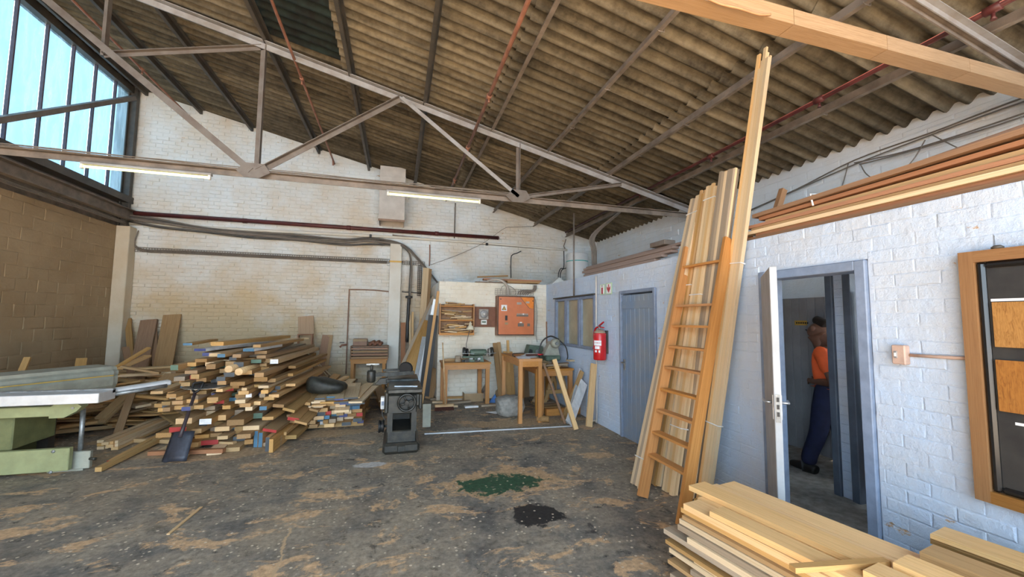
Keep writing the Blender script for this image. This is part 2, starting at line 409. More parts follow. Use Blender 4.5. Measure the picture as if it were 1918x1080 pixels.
def roof_material():
    m, t, b = newmat('roof_sheet')
    oi = N(t, 'ShaderNodeObjectInfo').outputs['Random']; p = wpos(t)
    n1 = noise(t, wpos(t, (.8, 3.2, .8)), 1.1, 8, .72, .5); n2 = noise(t, p, 9, 6, .7)
    c = ramp(t, n1, [(.33, (.020, .016, .012)), (.46, (.125, .104, .075)), (.62, (.30, .252, .178))])
    n5 = noise(t, wpos(t, (.30, 6.0, .30)), 1.0, 6, .65, .2)  # dust streaks down the slope, painted in for missing ridge light and shade
    c = mixc(t, .55, c, ramp(t, n5, [(.36, (.018, .014, .010)), (.50, (.15, .125, .088)), (.64, (.36, .305, .215))]))
    c = mixc(t, .30, c, ramp(t, n2, [(.35, (.03, .025, .02)), (.65, (.30, .255, .185))]))
    hs = N(t, 'ShaderNodeHueSaturation'); vm = N(t, 'ShaderNodeMapRange', i_3=.55, i_4=.98); L(t, oi, vm.inputs[0]); L(t, vm.outputs[0], hs.inputs['Value'])
    L(t, c, hs.inputs['Color']); L(t, hs.outputs[0], b.inputs['Base Color']); b.inputs['Roughness'].default_value = .9; b.inputs['Specular IOR Level'].default_value = .15
    L(t, bump(t, n2, .25, .01), b.inputs['Normal'])
roof_material()
def glass(name, tint, dirt, amount):
    m, t, b = newmat(name); t.nodes.remove(b); out = t.nodes['Material Output']
    tr = N(t, 'ShaderNodeBsdfTransparent'); tl = N(t, 'ShaderNodeBsdfTranslucent'); gl = N(t, 'ShaderNodeBsdfGlossy'); gl.inputs['Roughness'].default_value = .12
    tr.inputs[0].default_value = (*tint, 1); tl.inputs[0].default_value = (*dirt, 1)
    n = noise(t, wpos(t, (1, 3, .7)), 2.2, 7, .7, .4); mx = N(t, 'ShaderNodeMixShader'); f = N(t, 'ShaderNodeMapRange', i_1=.42, i_2=.72, i_3=amount*.35, i_4=min(1, amount*1.6)); L(t, n, f.inputs[0])
    L(t, f.outputs[0], mx.inputs[0]); L(t, tr.outputs[0], mx.inputs[1]); L(t, tl.outputs[0], mx.inputs[2])
    m2 = N(t, 'ShaderNodeMixShader'); m2.inputs[0].default_value = .05; L(t, mx.outputs[0], m2.inputs[1]); L(t, gl.outputs[0], m2.inputs[2])
    L(t, m2.outputs[0], out.inputs['Surface'])
glass('sky_glass', (.31, .39, .43), (.62, .72, .78), .14)

def struct(o): o['kind'] = 'structure'; return o
struct(MB().box((0, -1, -.1), (30, 36, .2)).build('floor', 'floor_concrete'))

# bricks: real pieces on a recessed mortar bed; the largest in view are objects, the rest one joined part
_bricks = {}
def brickmesh(mat, var):
    if (mat, var) in _bricks: return _bricks[(mat, var)]
    r = random.Random(var); j = lambda s: r.uniform(-s, s)
    c = .035; vs = [(-.5, -.5, 0), (.5, -.5, 0), (.5, .5, 0), (-.5, .5, 0)]
    vs += [(-.5+j(.012), -.5+j(.05), .55), (.5+j(.012), -.5+j(.05), .55), (.5+j(.012), .5+j(.05), .55), (-.5+j(.012), .5+j(.05), .55)]
    vs += [(-.47+j(.02), -.40+j(.06), 1+j(.15)), (.47+j(.02), -.40+j(.06), 1+j(.15)), (.47+j(.02), .40+j(.06), 1+j(.15)), (-.47+j(.02), .40+j(.06), 1+j(.15))]
    fs = [(8, 9, 10, 11)]
    for a in (0, 4):
        for k in range(4): fs.append((a+k, a+(k+1) % 4, a+4+(k+1) % 4, a+4+k))
    me = bpy.data.meshes.new('brick'); me.from_pydata(vs, [], fs); me.update(); me.materials.append(M_[mat])
    _bricks[(mat, var)] = me; return me
def bricks(wall, mat, o, ud, nd, length, height, holes=(), bw=.235, bh=.086, gap=.009, depth=.008, single=300, near=None, top=None, seed=1):
    "o = lower corner, ud = direction along the wall, nd = outward normal"
    r = random.Random(seed); o = Vector(o); ud = Vector(ud); nd = Vector(nd); up = Vector((0, 0, 1)); R = Matrix((ud, up, nd)).transposed()
    out = []
    for k in range(int(height/bh)+1):
        z0, z1 = k*bh, min((k+1)*bh, height)
        if z1-z0 < .02: continue
        u = -bw*(.5 if k % 2 else 0) - r.uniform(0, .01)
        while u < length:
            segs = [(max(u, 0), min(u+bw, length))]; u += bw
            for (h0, h1, g0, g1) in holes:
                if min(z1, g1)-max(z0, g0) > .3*bh:
                    ns = []
                    for a, b in segs:
                        if b <= h0 or a >= h1: ns.append((a, b)); continue
                        if a < h0: ns.append((a, h0))
                        if b > h1: ns.append((h1, b))
                    segs = ns
            for a, b in segs:
                if b-a < .03: continue
                zz = z1
                if top:
                    tz = min(top(a), top(b))
                    if tz < z0+.03: continue
                    zz = min(z1, tz)
                pr_ = depth*(.35+1.1*r.random()**1.5)
                c = o + ud*((a+b)/2) + up*((z0+zz)/2)
                S = Matrix.Diagonal((b-a-gap, zz-z0-gap, pr_, 1))
                tilt = Matrix.Rotation(r.uniform(-.006, .006), 4, 'Z') @ Matrix.Rotation(r.uniform(-.012, .012), 4, 'X')
                out.append((c, Matrix.Translation(c) @ R.to_4x4() @ tilt @ S, r.randrange(5)))
    if near is not None: out.sort(key=lambda q: (q[0]-Vector(near)).length)
    for c, Mx, v in out[:single]: put('brick', brickmesh(mat, v), Mx, wall)
    rest = out[single:]
    if rest:
        vv, ff = [], []
        for c, Mx, v in rest:
            me = brickmesh(mat, v); b = len(vv)
            vv += [Mx @ q.co for q in me.vertices]; ff += [tuple(b+i for i in p.vertices) for p in me.polygons]
        me = bpy.data.meshes.new('brickwork'); me.from_pydata(vv, [], ff); me.update(); me.materials.append(M_[mat])
        tag(put('brickwork', me, Matrix.Identity(4), wall), kind='stuff')

# back gable wall
mb = MB(); mb.prism([(XL-.3, YB, -.05), (XU+.25, YB, -.05), (XU+.25, YB, zroof(XU)-.04), (XL-.3, YB, zroof(XL-.3)-.04)], (0, .25, 0))
wall_back = struct(mb.build('wall_back', 'wall_white'))
bricks(wall_back, 'wall_white', (XL, YB, 0), (1, 0, 0), (0, -1, 0), XU-XL, 7, near=(-1.5, YB, 2.3), depth=.014, gap=.014, top=lambda u: zroof(XL+u)-.05, seed=2)
# left wall under the glazing
wall_left = struct(MB().box((XL-.15, (YB+YO)/2, 1.75), (.3, YB-YO, 3.5)).build('wall_left', 'wall_dusty'))
bricks(wall_left, 'wall_dusty', (XL, YB, 0), (0, -1, 0), (1, 0, 0), YB-YO-4, 3.5, bw=.40, bh=.20, gap=.009, depth=.008, single=300, near=(XL, 8.5, 2), seed=3)
# right outer wall
W3 = (.5, 2.55, 1.25, 2.25)  # unseen window opening, added to bring daylight into the washroom
mb = MB()
for a, b, c_, d_ in ((YO, W3[0], 0, 3.93), (W3[1], YB, 0, 3.93), (W3[0], W3[1], 0, W3[2]), (W3[0], W3[1], W3[3], 3.93)): mb.box((XU+.12, (a+b)/2, (c_+d_)/2), (.24, b-a, d_-c_))
wall_right = struct(mb.build('wall_right', 'wall_upper'))
w3 = put('window_added_light', None, Matrix.Translation((XU+.1, 1.5, W3[2]))); w3['kind'] = 'structure'  # invented window, there only to brighten the washroom
for k in range(5): MB().box((XU+.1, W3[0]+.03+(W3[1]-W3[0]-.06)*k/4, (W3[2]+W3[3])/2), (.06, .05, W3[3]-W3[2])).build('mullion', 'steel_grey', w3)
struct(MB().box(((XP+XU)/2, 2.35, .004), (XU-XP-.02, 7.0, .008)).build('floor_washroom', 'stone'))
bricks(wall_right, 'wall_upper', (XU, YO, 2.32), (0, 1, 0), (-1, 0, 0), YB-YO, 1.5, bh=.12, bw=.45, near=(XU, 3, 3.2), single=220, seed=4, depth=.010)
# partition with two doorways and a window
D1 = (4.38, 5.24, 2.07); D2 = (2.0, 2.87, 2.09); W2 = (6.0, 7.76, 1.14, 2.06)
mb = MB(); th = .15
y0 = -1.2
def pbox(a, b, z0, z1): mb.box((XP+th/2, (a+b)/2, (z0+z1)/2), (th, b-a, z1-z0))
pbox(y0, D2[0], -.02, HP); pbox(D2[0], D2[1], D2[2], HP); pbox(D2[1], D1[0], -.02, HP); pbox(D1[0], D1[1], D1[2], HP)
pbox(D1[1], W2[0], -.02, HP); pbox(W2[0], W2[1], -.02, W2[2]); pbox(W2[0], W2[1], W2[3], HP); pbox(W2[1], YF+.15, -.02, HP)
wall_part = struct(mb.build('wall_partition', 'wall_blue'))
bricks(wall_part, 'wall_blue', (XP, y0, 0), (0, 1, 0), (-1, 0, 0), YF-y0, HP, bh=.0857, near=(XP, 1.3, 1.6), seed=5, depth=.0045, gap=.006,
       holes=[(D1[0]-y0, D1[1]-y0, -1, D1[2]), (D2[0]-y0, D2[1]-y0, -1, D2[2]), (W2[0]-y0, W2[1]-y0, W2[2], W2[3])])
# low block facing the hall
wall_low = struct(MB().box(((.8+XP)/2, YF+.075, HP/2-.01), (XP-.8, .15, HP+.02)).build('wall_block', 'wall_low'))
bricks(wall_low, 'wall_low', (.8, YF, 0), (1, 0, 0), (0, -1, 0), XP-.8, HP, bh=.0857, near=(1.9, YF, 1), seed=6, depth=.010, gap=.010)
struct(MB().box((.875, (YF+YB)/2+.07, HP/2), (.15, YB-YF-.15, HP)).build('wall_block_side', 'wall_white'))
struct(MB().box(((.8+XU)/2, (YF+YB)/2, HP-.05), (XU-.82, YB-YF-.02, .06)).build('ceiling_block', 'wall_low'))
struct(MB().box((XP+th+.47, (y0+YF)/2, HP-.06), (.92, YF-y0, .06)).build('ceiling_washroom', 'wall_low'))  # covers only the front strip, cut back to let more light down
# block wall ends of the washroom
struct(MB().box(((XP+XU)/2+.07, y0-.07, HP/2), (XU-XP-.15, .12, HP)).build('wall_washroom_near', 'wall_low'))
struct(MB().box(((XP+XU)/2+.07, 5.9, HP/2), (XU-XP-.15, .12, HP)).build('wall_washroom_far', 'wall_low'))
# corner nib and boxed column on the back wall
struct(MB().box((XL+.13, YB-.14, 1.75), (.24, .24, 3.5), ch=.01).build('trim_1', 'nib_paint'))
o = struct(MB().box((-.085, YB-.11, 1.73), (.27, .2, 3.46), ch=.006).build('trim_2', 'board_paint'))

# roof: corrugated sheets, rows lapped over every second purlin
purx = [-5.45, -4.41, -3.38, -1.93, -.78, .33, 1.43, 2.42, 3.57, 4.53]
roof = put('ceiling', None, Matrix.Translation((0, 3.6, 5.3))); roof['kind'] = 'structure'
rows = [(-6.1, -3.33), (-3.48, -.73), (-.93, 1.48), (1.28, 3.62), (3.42, 5.62)]
PIT, DEP, NC = .177, .037, 5
def sheet(x0, x1, lift):
    n = NC*8; w = PIT*(NC+.5); vs = []; fs = []
    for s_, x in enumerate((x0, x1)):
        for k in range(n+5):
            y = k*PIT/8
            vs.append((x, y, zroof(x)+DEP*math.cos(2*math.pi*k/8)+(lift if s_ == 1 else .0)))
    m = n+5
    for k in range(m-1): fs.append((k, m+k, m+k+1, k+1))
    return vs, fs
ncol = int((YB+.05-YO)/(PIT*NC))+1
for ri, (x0, x1) in enumerate(rows):
    mlist = {}
    for ci in range(ncol):
        ys = YB+.12 - (ci+1)*PIT*NC
        green = (ri == 1 and ci in (5, 6))
        key = 'roof_green' if green else 'roof_sheet'
        xa_, xb_ = (-2.0, x1) if green else (x0, x1)
        if green:
            vs, fs = sheet(x0, -1.86, .014); me = bpy.data.meshes.new('roof_sheet'); me.from_pydata(vs, [], fs); me.update(); me.materials.append(M_['roof_sheet'])
            for p in me.polygons: p.use_smooth = True
            put('roof_sheet', me, Matrix.Translation((0, ys, .003)), roof)
        if key not in mlist:
            vs, fs = sheet(xa_, xb_, .03)
            me = bpy.data.meshes.new('roof_sheet'); me.from_pydata(vs, [], fs); me.update(); me.materials.append(M_[key])
            for p in me.polygons: p.use_smooth = True
            mlist[key] = me
        o = put('roof_sheet', mlist[key], Matrix.Translation((0, ys, .0 if ci % 2 else .003)), roof)
        if green: o['label'] = 'dark green corrugated rooflight sheet'

# glazing of the left wall
win = put('window_1', None, Matrix.Translation((XL, 4, 4.1))); win['kind'] = 'structure'
GZ0, GZ1 = 4.17, 6.42; mul = [10.40-.555*k for k in range(25)]
for a, b in zip(mul[1:], mul[:-1]):
    MB().box((XL-.03, (a+b)/2, (GZ0+GZ1)/2), (.006, b-a-.03, GZ1-GZ0)).build('pane', 'sky_glass', win)
for y in mul: MB().box((XL, y, (GZ0+GZ1)/2), (.05, .028, GZ1-GZ0), ch=.004).build('mullion', 'mullion_dark', win)
MB().box((XL, (mul[0]+mul[-1])/2, GZ1+.06), (.16, mul[0]-mul[-1]+.2, .14)).build('head_beam', 'steel_dark', win)
MB().box((XL+.03, (mul[0]+mul[-1])/2, GZ0-.08), (.22, mul[0]-mul[-1]+.2, .14)).build('sill', 'steel_dark', win)
MB().box((XL-.16, (YB+YO)/2, 3.8), (.1, YB-YO, .62)).build('apron', 'purlin_brown', win)
MB().box((XL-.1, (YB+YO)/2, 6.6), (.12, YB-YO, .24)).build('fascia', 'steel_dark', win)
tag(MB().box((XL+.07, YB-.11, 5.0), (.12, .10, 3.1)).box((XL+.01, YB-.11, 5.0), (.02, .2, 3.1)).build('steel_post', 'steel_dark'),
    'dark steel stanchion between the tall glazing and the white gable wall', 'post')
# brace across the glazing
tag(MB().angle((XL+.10, YB-.2, 6.3), (XL+.10, 7.1, 4.22), .085, .012).build('wind_brace', 'steel_grey'),
    'grey angle-iron brace running diagonally across the sky glazing', 'brace')
mb = MB(); mb.box((XL+.17, (YB+YO)/2, 3.74), (.02, YB-YO-.1, .20)).box((XL+.22, (YB+YO)/2, 3.84), (.12, YB-YO-.1, .02)).box((XL+.22, (YB+YO)/2, 3.64), (.12, YB-YO-.1, .02))
tag(mb.build('channel_beam', 'purlin_brown'), 'brown steel channel beam running under the tall glazing', 'beam')
# ------------------------------------------------------------------ roof steel
YT = 6.3
def pz(x): return zroof(x)-DEP-.008
for k, x in enumerate(purx):
    mat = 'steel_dark' if x < 1 else 'purlin_brown'
    mb = MB(); z = pz(x); y0_, y1_ = YO, YB-.02; ym, ly = (y0_+y1_)/2, y1_-y0_
    mb.box((x, ym, z-.05), (.012, ly, .10)); mb.box((x+.022, ym, z-.006+.0), (.045, ly, .012)); mb.box((x-.022, ym, z-.097), (.045, ly, .010))
    o = mb.build('purlin', mat)
    if k: tag(o, ('dark steel roof purlin, %s one below the ridge purlin' % nth(k)) if x < 1 else ('brown steel roof purlin, %s one up from the eave' % nth(10-k)), 'purlin', 'dark roof purlins' if x < 1 else 'brown roof purlins')
    else: tag(o, 'dark steel ridge purlin above the tall glazing', 'purlin')
    if x > 2:                                   # hook bolts over the sheets
        for j in range(10):
            yy = 9.6-j*1.06
            MB().tube([(x-.05, yy, z-.09), (x-.03, yy, z-.105), (x+.03, yy, z-.105), (x+.035, yy, z)], .006, 5).build('hook_bolt', 'purlin_brown', o)
def truss(yt, label, full=True):
    t = thing('roof_truss', label, 'truss', (0, yt, 3.6)); zt = lambda x: pz(x)-.10-.045
    zb = 3.63
    def mem(n, a, b, w=.075, mat='steel_grey', off=0):
        MB().angle((a[0], yt+off, a[1]), (b[0], yt+off, b[1]), w, .01, (0, 0, 1)).build(n, mat, t)
    mem('top_chord', (XL+.1, zt(XL+.1)), (XU-.02, zt(XU)), .095, 'steel_pale'); 
    MB().bar((XL+.1, yt+.012, zt(XL+.1)-.02), (XU-.02, yt+.012, zt(XU)-.02), .012, .08).build('top_chord', 'steel_pale', t)
    mem('bottom_chord', (XL+.1, zb), (XU-.02, zb), .085, 'purlin_brown')
    if not full: return t
    n = {-3.83: zt(-3.83), -1.98: zt(-1.98), -.06: zt(-.06), 1.87: zt(1.87), 3.8: zt(3.8)}
    mem('strut', (-1.98, zb), (-1.98, n[-1.98]), .08, 'steel_grey', .02)
    mem('strut', (1.87, zb), (1.87, n[1.87]), .06, 'steel_grey', .02)
    mem('strut', (-3.83, 5.05), (-3.83, n[-3.83]), .08, 'steel_grey', .02)
    mem('diagonal', (-1.95, zb+.03), (-.06, n[-.06]-.03), .075, 'steel_grey', -.03)
    mem('diagonal', (1.86, zb+.03), (-.04, n[-.06]-.03), .06, 'steel_pale', -.03)
    mem('diagonal', (1.90, zb+.03), (3.8, n[3.8]-.03), .055, 'steel_grey', -.03)
    mem('diagonal', (-2.02, zb+.03), (-5.4, 6.43), .085, 'steel_grey', -.03)
    mem('tie', (-3.83, 5.05), (-2.0, n[-1.98]-.03), .06, 'steel_grey', .03)
    for x, z in ((-1.98, zb), (1.87, zb)):
        MB().prism([(x-.22, yt-.06, z+.02), (x-.12, yt-.06, z-.07), (x+.06, yt-.06, z-.07), (x+.2, yt-.06, z+.02), (x+.12, yt-.06, z+.14), (x-.12, yt-.06, z+.14)], (0, .012, 0)).build('gusset', 'steel_grey', t)
    return t
truss(YT, 'grey angle-iron roof truss carrying the two fluorescent battens')
# near boxed beam
y2 = 1.86
bm = thing('timber_clad_beam', 'tan boxed roof beam with thin joint lines crossing above the leaning lath bundle', 'beam', (3.3, y2, 3.5))
xs = [-5.5, -3.6, -1.9, -.4, 1.02, 2.38, 3.22, 4.1, 5.48]
for a, b in zip(xs[:-1], xs[1:]): board('beam_casing', (a+.002, y2+.06, 3.595), (b-.002, y2+.06, 3.595), .115, .105, 'beam_tan', bm)
tag(MB().angle((3.2, y2+.05, 4.20), (5.3, y2+.05, 3.72), .05, .008).build('roof_tie', 'steel_pale'), 'pale angle tie falling to the wall above the boxed beam', 'tie')
tag(MB().angle((3.3, y2+.1, 4.16), (5.45, y2+.1, 3.66), .05, .01).build('truss_chord', 'purlin_brown'), 'sloping brown truss chord above the boxed beam near the eave', 'beam')
tag(MB().tube(smoothpath([P(1318, -6, 'y', y2-.02), P(1350, 8, 'y', y2-.01), P(1385, 16, 'y', y2-.03), P(1420, 27, 'y', y2-.02), P(1443, 27, 'y', y2-.01)]), .007, 6).build('rope', 'rope'), 'frayed orange-brown cord hanging along the boxed beam', 'rope')
# sprinkler pipes
def rpipe(name, a, b, r, mat, label, fit=(), drop=None):
    t = thing(name, label, 'pipe', (Vector(a)+Vector(b))/2)
    a, b = Vector(a), Vector(b); pts = [a, b]
    if drop: pts = smoothpath([a, b, b+Vector((.0, .12, -.02)), b+Vector((0, .16, -.12))], 4)
    MB().tube(pts, r, 10).build('pipe_run', mat, t)
    d = (b-a).normalized()
    for f in fit:
        c = a+(b-a)*f
        MB().lathe([(r, -.05), (r*1.5, -.045), (r*1.5, .045), (r, .05)], c, d, 10).build('coupling', mat, t)
        MB().tube([c, c+Vector((0, 0, -.06)), c+Vector((0, 0, -.085))], [.012, .012, .02], 6).build('sprinkler_head', mat, t)
xa = 1.12; rpipe('sprinkler_pipe', (xa, -3, zroof(xa)-.24), (xa, 10.3, zroof(xa)-.28), .026, 'copper_pipe', 'copper-brown sprinkler pipe under the middle of the corrugated roof', (.62, .75, .88))
xa = -1.55; rpipe('sprinkler_pipe', (xa+.05, -3, zroof(xa)-.20), (xa-.05, 10.1, zroof(xa)-.24), .02, 'copper_pipe', 'thin rusty sprinkler pipe crossing beside the dark green rooflight', (.60, .75), True)
xa = -4.62; rpipe('sprinkler_pipe', (xa+.05, -3, zroof(xa)-.18), (xa-.05, 10.0, zroof(xa)-.26), .02, 'copper_pipe', 'thin rusty sprinkler pipe close to the tall glazing', (.58, .75, .9), True)
xa = 4.2; rpipe('sprinkler_pipe', (xa-.05, -3, zroof(xa)-.20), (xa+.25, 10.3, zroof(xa+.25)-.06), .024, 'red_pipe', 'dark red sprinkler pipe running under the eave side of the roof', (.36, .46, .58, .72))
# fluorescent battens
def batten(ul, vl, ur, vr, label):
    a, b = P(ul, vl, 'y', YT-.03), P(ur, vr, 'y', YT-.03); t = thing('fluorescent_batten', label, 'lamp', (a+b)/2, 'fluorescent battens under the truss')
    z = 3.55
    MB().box(((a.x+b.x)/2, YT-.03, z+.005), (b.x-a.x, .06, .035), ch=.006).build('housing', 'steel_pale', t)
    MB().tube([(a.x+.04, YT-.05, z-.040), (b.x-.04, YT-.05, z-.040)], .017, 10).build('tube', 'tube_light', t)
    for x in (a.x+.02, b.x-.02): MB().box((x, YT-.05, z-.04), (.03, .04, .06), ch=.004).build('lamp_holder', 'white_plastic', t)
batten(152, 309, 397, 331, 'lit fluorescent batten on the truss chord beside the glazing')
batten(724, 364, 900, 380, 'lit fluorescent batten on the truss chord in front of the white wall duct')
mb = MB()
for k in range(3):
    mb.tube(smoothpath([(-5.4+.0, YT-.05, 3.69+.012*k)] + [(x, YT-.045+rnd.uniform(-.015, .015), 3.685+.010*k+rnd.uniform(-.015, .01)) for x in (-4, -3, -2.2, -1.4, -.6, .2, 1, 1.8)], 4), .007, 5)
tag(mb.build('lamp_cable', 'cable_grey'), 'thin cables tied along the bottom chord of the truss', 'cable')
# duct on the gable wall
t = thing('wall_duct', 'white square metal duct hanging open-ended on the gable wall', 'duct', (-.2, YB-.2, 4.0))
dx0, dx1, dz0, dz1, dd = -.50, .085, 3.92, 5.24, .62
mb = MB(); yy = YB-.012
mb.box((dx0+.006, yy-dd/2, (dz0+dz1)/2), (.012, dd, dz1-dz0)).box((dx1-.006, yy-dd/2, (dz0+dz1)/2), (.012, dd, dz1-dz0))
mb.box(((dx0+dx1)/2, yy-dd, (dz0+dz1)/2), (dx1-dx0, .012, dz1-dz0)).box(((dx0+dx1)/2, yy-.006, (dz0+dz1)/2), (dx1-dx0, .012, dz1-dz0))
mb.build('duct_body', 'duct_paint', t)
MB().box(((dx0+dx1)/2, yy-dd-.008, dz0+.02), (dx1-dx0+.02, .012, .05)).build('duct_flange', 'duct_edge', t)
MB().box(((dx0+dx1)/2, yy-dd-.008, 5.0), (dx1-dx0+.02, .012, .02)).build('duct_seam', 'duct_paint', t)
# ------------------------------------------------------------------ doors, window and washroom
V = Vector
def doorframe(t, y0_, y1_, zt, mat, x0=XP-.03, x1=XP+.17, w=.06):
    for y in (y0_+w/2, y1_-w/2): MB().box(((x0+x1)/2, y, zt/2), (x1-x0, w, zt), ch=.006).build('jamb', mat, t)
    MB().box(((x0+x1)/2, (y0_+y1_)/2, zt-w/2), (x1-x0-.002, y1_-y0_-2*w, w), ch=.006).build('head', mat, t)
d1 = put('door_1', None, Matrix.Translation((XP, 4.81, 0))); d1['kind'] = 'structure'
doorframe(d1, D1[0]+.004, D1[1]-.004, D1[2]-.004, 'frame_blue', w=.045)
n = 7; ya, yb = D1[0]+.055, D1[1]-.055; bwid = (yb-ya)/n
for k in range(n): MB().box((XP+.012, ya+bwid*(k+.5), 1.005), (.03, bwid-.004, 1.99), ch=.003).build('door_board', 'door_blue', d1)
MB().box((XP-.008, (ya+yb)/2, 1.86), (.012, yb-ya, .10)).build('ledge', 'door_blue', d1)
h = MB().box((XP-.012, yb-.06, 1.02), (.012, .045, .15), ch=.004).build('handle_plate', 'dull_steel', d1)
MB().tube([(XP-.015, yb-.06, 1.05), (XP-.06, yb-.06, 1.05), (XP-.062, yb-.15, 1.045)], .009, 8).build('handle', 'dull_steel', h)
# window 2
w2 = put('window_2', None, Matrix.Translation((XP, 6.9, 1.14))); w2['kind'] = 'structure'
plain('pane_beige', (.42, .39, .27), .25, 0, .12, 2.5)
yy = [W2[0]+.005, W2[0]+.60, W2[0]+1.20, W2[1]-.005]; z0, z1 = W2[2]+.005, W2[3]-.005
for y in yy: MB().box((XP+.02, min(max(y, yy[0]+.025), yy[-1]-.025), (z0+z1)/2), (.09, .05, z1-z0), ch=.005).build('mullion', 'frame_blue', w2)
for z in (z0+.025, z1-.025): MB().box((XP+.02, (yy[0]+yy[-1])/2, z), (.085, yy[-1]-yy[0]-.1, .05), ch=.005).build('rail', 'frame_blue', w2)
for a, b in zip(yy[:-1], yy[1:]):
    MB().box((XP+.03, (a+b)/2, (z0+z1)/2), (.008, b-a-.06, z1-z0-.1)).build('pane', 'pane_beige', w2)
    for y in (a+.05, b-.05): MB().box((XP+.005, y, (z0+z1)/2), (.05, .03, z1-z0-.1)).build('casement_stile', 'frame_blue', w2)
MB().box((XP-.03, (yy[0]+yy[-1])/2, z1+.015), (.05, yy[-1]-yy[0]+.02, .02)).build('drip_strip', 'steel_dark', w2)
# doorway 2 with its open leaf
d2 = put('door_2', None, Matrix.Translation((XP, 2.44, 0))); d2['kind'] = 'structure'
doorframe(d2, D2[0]+.004, D2[1]-.004, D2[2]-.004, 'frame_blue', w=.07)
H = V((XP-.035, D2[1]-.07, 0)); dr = P(1455, 700, 'z', 0)-EYE; dr.z = 0; dr.normalize(); Lw = .78
bq = H.x*dr.x+H.y*dr.y; s_ = bq-math.sqrt(max(0, bq*bq-(H.length_squared-Lw*Lw))); T = dr*s_
ld = (T-H).normalized(); ln = V((-ld.y, ld.x, 0)); Rd = Matrix((ld, ln, V((0, 0, 1)))).transposed()
leaf = MB().box(H+ld*Lw/2+V((0, 0, 1.025)), (Lw, .045, 2.03), Rd, ch=.004).build('leaf', 'door_grey', d2)
lk = H+ld*(Lw-.0)+V((0, 0, 1.05))
MB().box(lk+ld*.002, (.006, .028, .19), Rd).build('lock_plate', 'dull_steel', leaf)
for k in range(3): MB().box(lk+ld*.006+V((0, 0, .06-.05*k)), (.006, .016, .03), Rd).build('lock_bolt', 'black', leaf)
for s in (-1, 1):
    MB().box(lk-ld*.06+ln*s*.026, (.04, .006, .17), Rd, ch=.002).build('handle_plate', 'bright_steel', leaf)
    q = lk-ld*.06+V((0, 0, .03)); MB().tube([q+ln*s*.026, q+ln*s*.07, q+ln*s*.075-ld*.10], .009, 8).build('handle', 'bright_steel', leaf)
# washroom beyond: cubicle fronts and boarded panel
XD = 4.1
cub = put('wall_cubicle', None, Matrix.Translation((XD, 2.9, 0))); cub['kind'] = 'structure'
def py(u, v=700, x=XD): return P(u, v, 'x', x).y
ya, yb, yc, yd, ye = py(1554), py(1567), py(1587), py(1603), py(1640)
MB().box((XD+.04, (ya+yb)/2, 1.06), (.12, ya-yb, 2.12), ch=.006).build('cubicle_post', 'wc_blue', cub)
br = MB().box((XD+.06, (yb+yc)/2, 1.06), (.10, yb-yc-.004, 2.12)).build('pier', 'wall_blue', cub)
for k in range(24): MB().box((XD+.008, (yb+yc)/2, .05+.0857*k), (.012, yb-yc-.012, .076), ch=.004).build('brick', 'wall_blue', br)
MB().box((XD+.04, (yc+yd)/2, 1.06), (.12, yc-yd-.004, 2.12), ch=.006).build('cubicle_post', 'wc_blue', cub)
MB().box((XD+.04, 2.9, 2.19), (.12, 3.2, .12), ch=.006).build('cubicle_head', 'wc_blue', cub)
MB().box((XD+.05, 2.9, 2.30), (.10, 3.2, .085)).build('cubicle_infill', 'wall_low', cub)
MB().box((XD+.05, 4.6, 1.06), (.10, 1.0, 2.12)).build('cubicle_panel', 'wc_grey', cub)
d4 = put('door_4', None, Matrix.Translation((XD, 2.4, 0))); d4['kind'] = 'structure'
MB().box((XD+.05, yd-.33, 1.05), (.04, .62, 1.78), ch=.004).build('leaf', 'wc_navy', d4)
MB().box((XD+.02, yd-.05, 1.0), (.03, .05, 1.75), ch=.004).build('stop', 'wc_navy', d4)
d3 = put('door_3', None, Matrix.Translation((4.92, 4.2, 0))); d3['kind'] = 'structure'
for k in range(22): MB().box((4.92, 3.0+.105*(k+.5), 1.01), (.03, .101, 1.88), ch=.004).build('door_board', 'wc_grey', d3)
a, b = P(1489, 600, 'x', 4.90), P(1512, 609, 'x', 4.90)
sg = MB().box((4.897, (a.y+b.y)/2, (a.z+b.z)/2), (.006, abs(a.y-b.y), abs(a.z-b.z))).build('sign_plate', 'sign_yellow', d3); sg['label'] = 'small yellow door sign'
for k in range(6): MB().box((4.8925, max(a.y, b.y)-.03-.028*k, (a.z+b.z)/2), (.002, .016, .02)).build('lettering', 'black', sg)
# ------------------------------------------------------------------ on the partition
t = thing('extinguisher_sign', 'pale green wall sign with red extinguisher and down arrow', 'sign', P(1135, 545, 'x', XP-.02))
for u0, u1, v0, v1, kk in ((1124, 1133, 532, 551, 0), (1135, 1146.5, 529.5, 550, 1)):
    a, b = P(u0, v0+1, 'x', XP-.018), P(u1, v1, 'x', XP-.018); ym, zm = (a.y+b.y)/2, (a.z+b.z)/2; wy, hz = abs(a.y-b.y), abs(a.z-b.z)
    pl = MB().box((XP-.018, ym, zm), (.006, wy, hz)).build('sign_plate', 'sign_green', t)
    MB().box((XP-.0225, ym, zm), (.002, wy*.74, hz*.86)).build('sign_field', 'paper', pl)
    if kk == 0:
        MB().box((XP-.025, ym, zm-.02), (.002, wy*.30, hz*.62)).build('extinguisher_symbol', 'sign_red', pl)
        MB().box((XP-.025, ym, zm+hz*.33), (.002, wy*.16, hz*.1)).build('valve_symbol', 'black', pl)
    else:
        MB().prism([(XP-.026, ym+wy*q[0], zm+hz*q[1]) for q in ((-.07, .38), (.07, .38), (.07, .04), (.28, .22), (.28, -.02), (0, -.38), (-.28, -.02), (-.28, .22), (-.07, .04))], (.002, 0, 0)).build('arrow_symbol', 'sign_red', pl)
